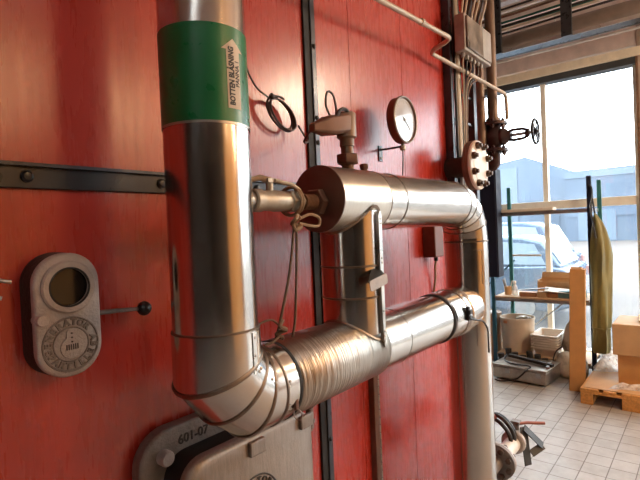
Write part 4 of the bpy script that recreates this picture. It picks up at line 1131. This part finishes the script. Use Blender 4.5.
# warm lamps over the rest of the hall (behind the viewer); the last is added to brighten the window corner
for i, (x, y) in enumerate(((1.75, -3.0), (3.05, -3.0), (4.6, -4.4), (4.3, -1.3))):
    lm = thing('high_bay_lamp', ['warm high bay lamp hanging over the middle of the hall', 'warm high bay lamp nearer the window bays', 'warm high bay lamp in the far corner of the hall', 'added high bay lamp beside the window wall, brightening the pallet corner'][i], 'lamp', (x, y, 3.6))
    MB().lathe((x, y, 3.38), (0, 0, 1), [(.25, 0), (.24, .02), (.10, .16), (.06, .20), (.06, .30)], 28, False).build('reflector', 'galv', lm)
    MB().cyl((x, y, 3.60), (x, y, 3.97), .015, n=10).build('rod', 'black_steel', lm)
    MB().sphere((x, y, 3.45), .11, (1, 1, .8)).build('bulb', 'lamp', lm)

# ------------------------------------------------------------------ outside
def building(name, label, x, prof, depth, m, trims):
    b = thing(name, label, 'building', (x, prof[0][0], -.05))
    mb = MB(); mb.rings([[V3((x, y, z)) for y, z in prof], [V3((x + depth, y, z)) for y, z in prof]])
    mb.build('hall_body', m, b, smooth=False)
    for nm, mm, a, c in trims: MB().box(a, c).build(nm, mm, b, smooth=False)
    return b
building('warehouse', 'pale blue warehouse with a gable roof seen through the left window panes', 45, [(26, -.05), (26, 5.6), (12.7, 7.45), (9.2, 5.95), (9.2, -.05)], 20, 'facade',
         [('wall_panel', 'facade_lt', (44.9, 13.4, 0), (44.98, 19, 6.6)), ('band', 'facade_dark', (44.92, 9.3, 3.2), (44.99, 13.3, 3.6)), ('gate', 'facade_dark', (44.9, 10.0, 0), (44.98, 12.4, 2.6))])
building('warehouse', 'lower slate blue warehouse seen through the right window pane', 43, [(9.1, -.05), (9.1, 5.55), (-12, 5.8), (-12, -.05)], 22, 'facade_dark',
         [('fascia', 'facade_lt', (42.9, -12, 5.0), (42.98, 9.1, 5.5)), ('band', 'facade', (42.92, -12, 1.9), (42.99, 9.1, 2.9)), ('gate', 'facade_lt', (42.9, 5.6, 0), (42.98, 8.2, 2.4))])

def car(name, label, cx, y0, paint, L=4.2, H=1.46, Wd=1.72):
    """side profile along +y starting at its tail y0; near side faces the window"""
    c = thing(name, label, 'car', (cx, y0 + L / 2, -.05))
    g = -.05
    low = [(0, .35), (.02, .78), (.10, .95), (.35, 1.0), (1.0, .98), (2.6, .95), (3.3, .90), (3.95, .74), (4.18, .58), (4.2, .32), (3.9, .24), (.3, .24)]
    cab = [(.18, .97), (.50, H - .10), (.85, H - .01), (1.5, H), (2.15, H - .05), (2.95, .95)]
    k = L / 4.2
    mb = MB(); R_ = []
    for dx, sc in ((-Wd / 2, .985), (-Wd / 2 + .06, 1), (Wd / 2 - .06, 1), (Wd / 2, .985)):
        R_.append([V3((cx + dx, y0 + L / 2 + (a * k - L / 2) * sc, g + .6 + (b - .6) * sc)) for a, b in low])
    mb.rings(R_).build('body', paint, c, .03, 3)
    mb = MB(); R_ = []
    for dx, sc, zz in ((-Wd / 2 + .10, 1, 0), (Wd / 2 - .10, 1, 0)):
        R_.append([V3((cx + dx * (1 - .22 * (b - .95) / (H - .95)), y0 + a * k, g + b)) for a, b in cab])
    mb.rings(R_).build('cabin', paint, c, .05, 3)
    sx = cx - Wd / 2 + .10
    def sidept(a, b, off): return V3((sx + (Wd / 2 - .10) * .22 * (b - .95) / (H - .95) - off, y0 + a * k, g + b))
    for poly in ([(.42, 1.02), (.62, H - .14), (1.28, H - .08), (1.28, 1.02)], [(1.36, 1.02), (1.36, H - .08), (2.05, H - .12), (2.68, 1.02)]):
        mb = MB(); mb.rings([[sidept(a, b, .012) for a, b in poly], [sidept(a, b, -.02) for a, b in poly]]).build('side_window', 'car_glass', c)
    mb = MB()
    def endpt(f, dx): 
        a0, b0, a1, b1 = f; return None
    for (a0, b0, a1, b1, nm) in ((.21, 1.03, .47, H - .13, 'rear_window'), (2.84, 1.0, 2.24, H - .09, 'windscreen')):
        s_ = -1 if a0 < 1 else 1
        q = [V3((cx + e * (Wd / 2 - .2) * (1 - .2 * t), y0 + a * k + s_ * .015, g + b + .012)) for (a, b, t) in ((a0, b0, 0), (a1, b1, 1)) for e in (-1, 1)]
        q2 = [p - V3((0, s_ * .03, .03)) for p in q]
        mb = MB(); mb.rings([[q[0], q[1], q[3], q[2]], [q2[0], q2[1], q2[3], q2[2]]]).build(nm, 'car_glass', c)
    for a in (.75, 3.35):
        for e in (-1, 1):
            x = cx + e * (Wd / 2 - .10)
            wh = MB().lathe((x - .1, y0 + a * k, g + .31), (1, 0, 0), [(.20, 0), (.30, .01), (.31, .04), (.31, .16), (.30, .19), (.20, .2)], 28).build('wheel', 'tyre', c)
            MB().lathe((x - .105, y0 + a * k, g + .31), (1, 0, 0), [(.17, 0), (.19, .02), (.19, .19), (.17, .21)], 20).build('rim', 'galv', wh)
    MB().cbox((cx - Wd / 2 + .03 - .06, y0 + 2.55 * k, g + 1.0), (.14, .10, .12)).build('mirror', paint, c, .02)
    for e in (-1, 1): MB().cbox((cx + e * .66, y0 + .03, g + .82), (.22, .06, .16)).build('tail_lamp', 'redbar', c, .01)
    return c
car('parked_car', 'silver blue car parked outside right behind the shelving rack', 9.3, 1.72, 'car_paint', 4.2, 1.50)
car('parked_van', 'blue van parked outside behind the silver blue car', 12.2, 2.35, 'car_paint_dark', 4.9, 1.75, 1.85)

# ------------------------------------------------------------------ light, camera
w = bpy.data.worlds.new('sky'); bpy.context.scene.world = w; w.use_nodes = True
nt = w.node_tree; bg = nt.nodes['Background']
sky = nd(nt, 'ShaderNodeTexSky'); sky.sky_type = 'HOSEK_WILKIE'; sky.turbidity = 9; sky.ground_albedo = .4
sky.sun_direction = V3((.45, .75, .55)).normalized()
mx = nd(nt, 'ShaderNodeMixRGB'); mx.inputs[0].default_value = .8; mx.inputs[2].default_value = (.89, .95, 1, 1)
nt.links.new(sky.outputs[0], mx.inputs[1]); nt.links.new(mx.outputs[0], bg.inputs['Color'])
bg.inputs['Strength'].default_value = 10.0

def light(name, kind, loc, energy, col, rot=None, **k):
    l = bpy.data.lights.new(name, kind); l.energy = energy; l.color = col
    for a, b in k.items(): setattr(l, a, b)
    o = bpy.data.objects.new(name, l); C.objects.link(o); o.location = loc
    if rot: o.rotation_euler = rot
    return o
s_ = light('sun', 'SUN', (10, 20, 20), 3.0, (1, .86, .68), angle=math.radians(2))
s_.rotation_euler = V3((-.30, -.9, -.85)).to_track_quat('-Z', 'Y').to_euler()
for i, (x, y) in enumerate(((1.75, -3.0), (3.05, -3.0), (4.6, -4.4), (4.3, -1.3))):
    light('lamp_glow', 'POINT', (x, y, 3.30), (60, 60, 60, 170)[i], ((1, .64, .34) if i < 3 else (1, .82, .62)), shadow_soft_size=.2)  # the last glow serves the added fill lamp

cam = bpy.data.cameras.new('camera'); co = bpy.data.objects.new('camera', cam); C.objects.link(co)
cam.sensor_fit = 'HORIZONTAL'; cam.sensor_width = 36; cam.lens = 480 / 640 * 36; cam.clip_start = .05; cam.clip_end = 300
yaw, pitch, roll = 0.683060127, 0.0192626, -0.0438494621
F = V3((math.cos(yaw) * math.cos(pitch), math.sin(yaw) * math.cos(pitch), -math.sin(pitch)))
R0 = V3((math.sin(yaw), -math.cos(yaw), 0)); U0 = R0.cross(F)
Rr = R0 * math.cos(roll) + U0 * math.sin(roll); Uu = -R0 * math.sin(roll) + U0 * math.cos(roll)
m = Matrix((Rr, Uu, -F)).transposed().to_4x4(); m.translation = (0, 0, 1.7)
co.matrix_world = m
sc = bpy.context.scene
sc.camera = co
sc.view_settings.view_transform = 'Standard'; sc.view_settings.look = 'None'; sc.view_settings.gamma = 1
sc.view_settings.use_curve_mapping = False; sc.view_settings.exposure = 0.25
sc.cycles.max_bounces = 10; sc.cycles.transparent_max_bounces = 12; sc.cycles.diffuse_bounces = 5
sc.cycles.sample_clamp_indirect = 6; sc.cycles.caustics_reflective = False; sc.cycles.caustics_refractive = False
sc.cycles.use_denoising = True
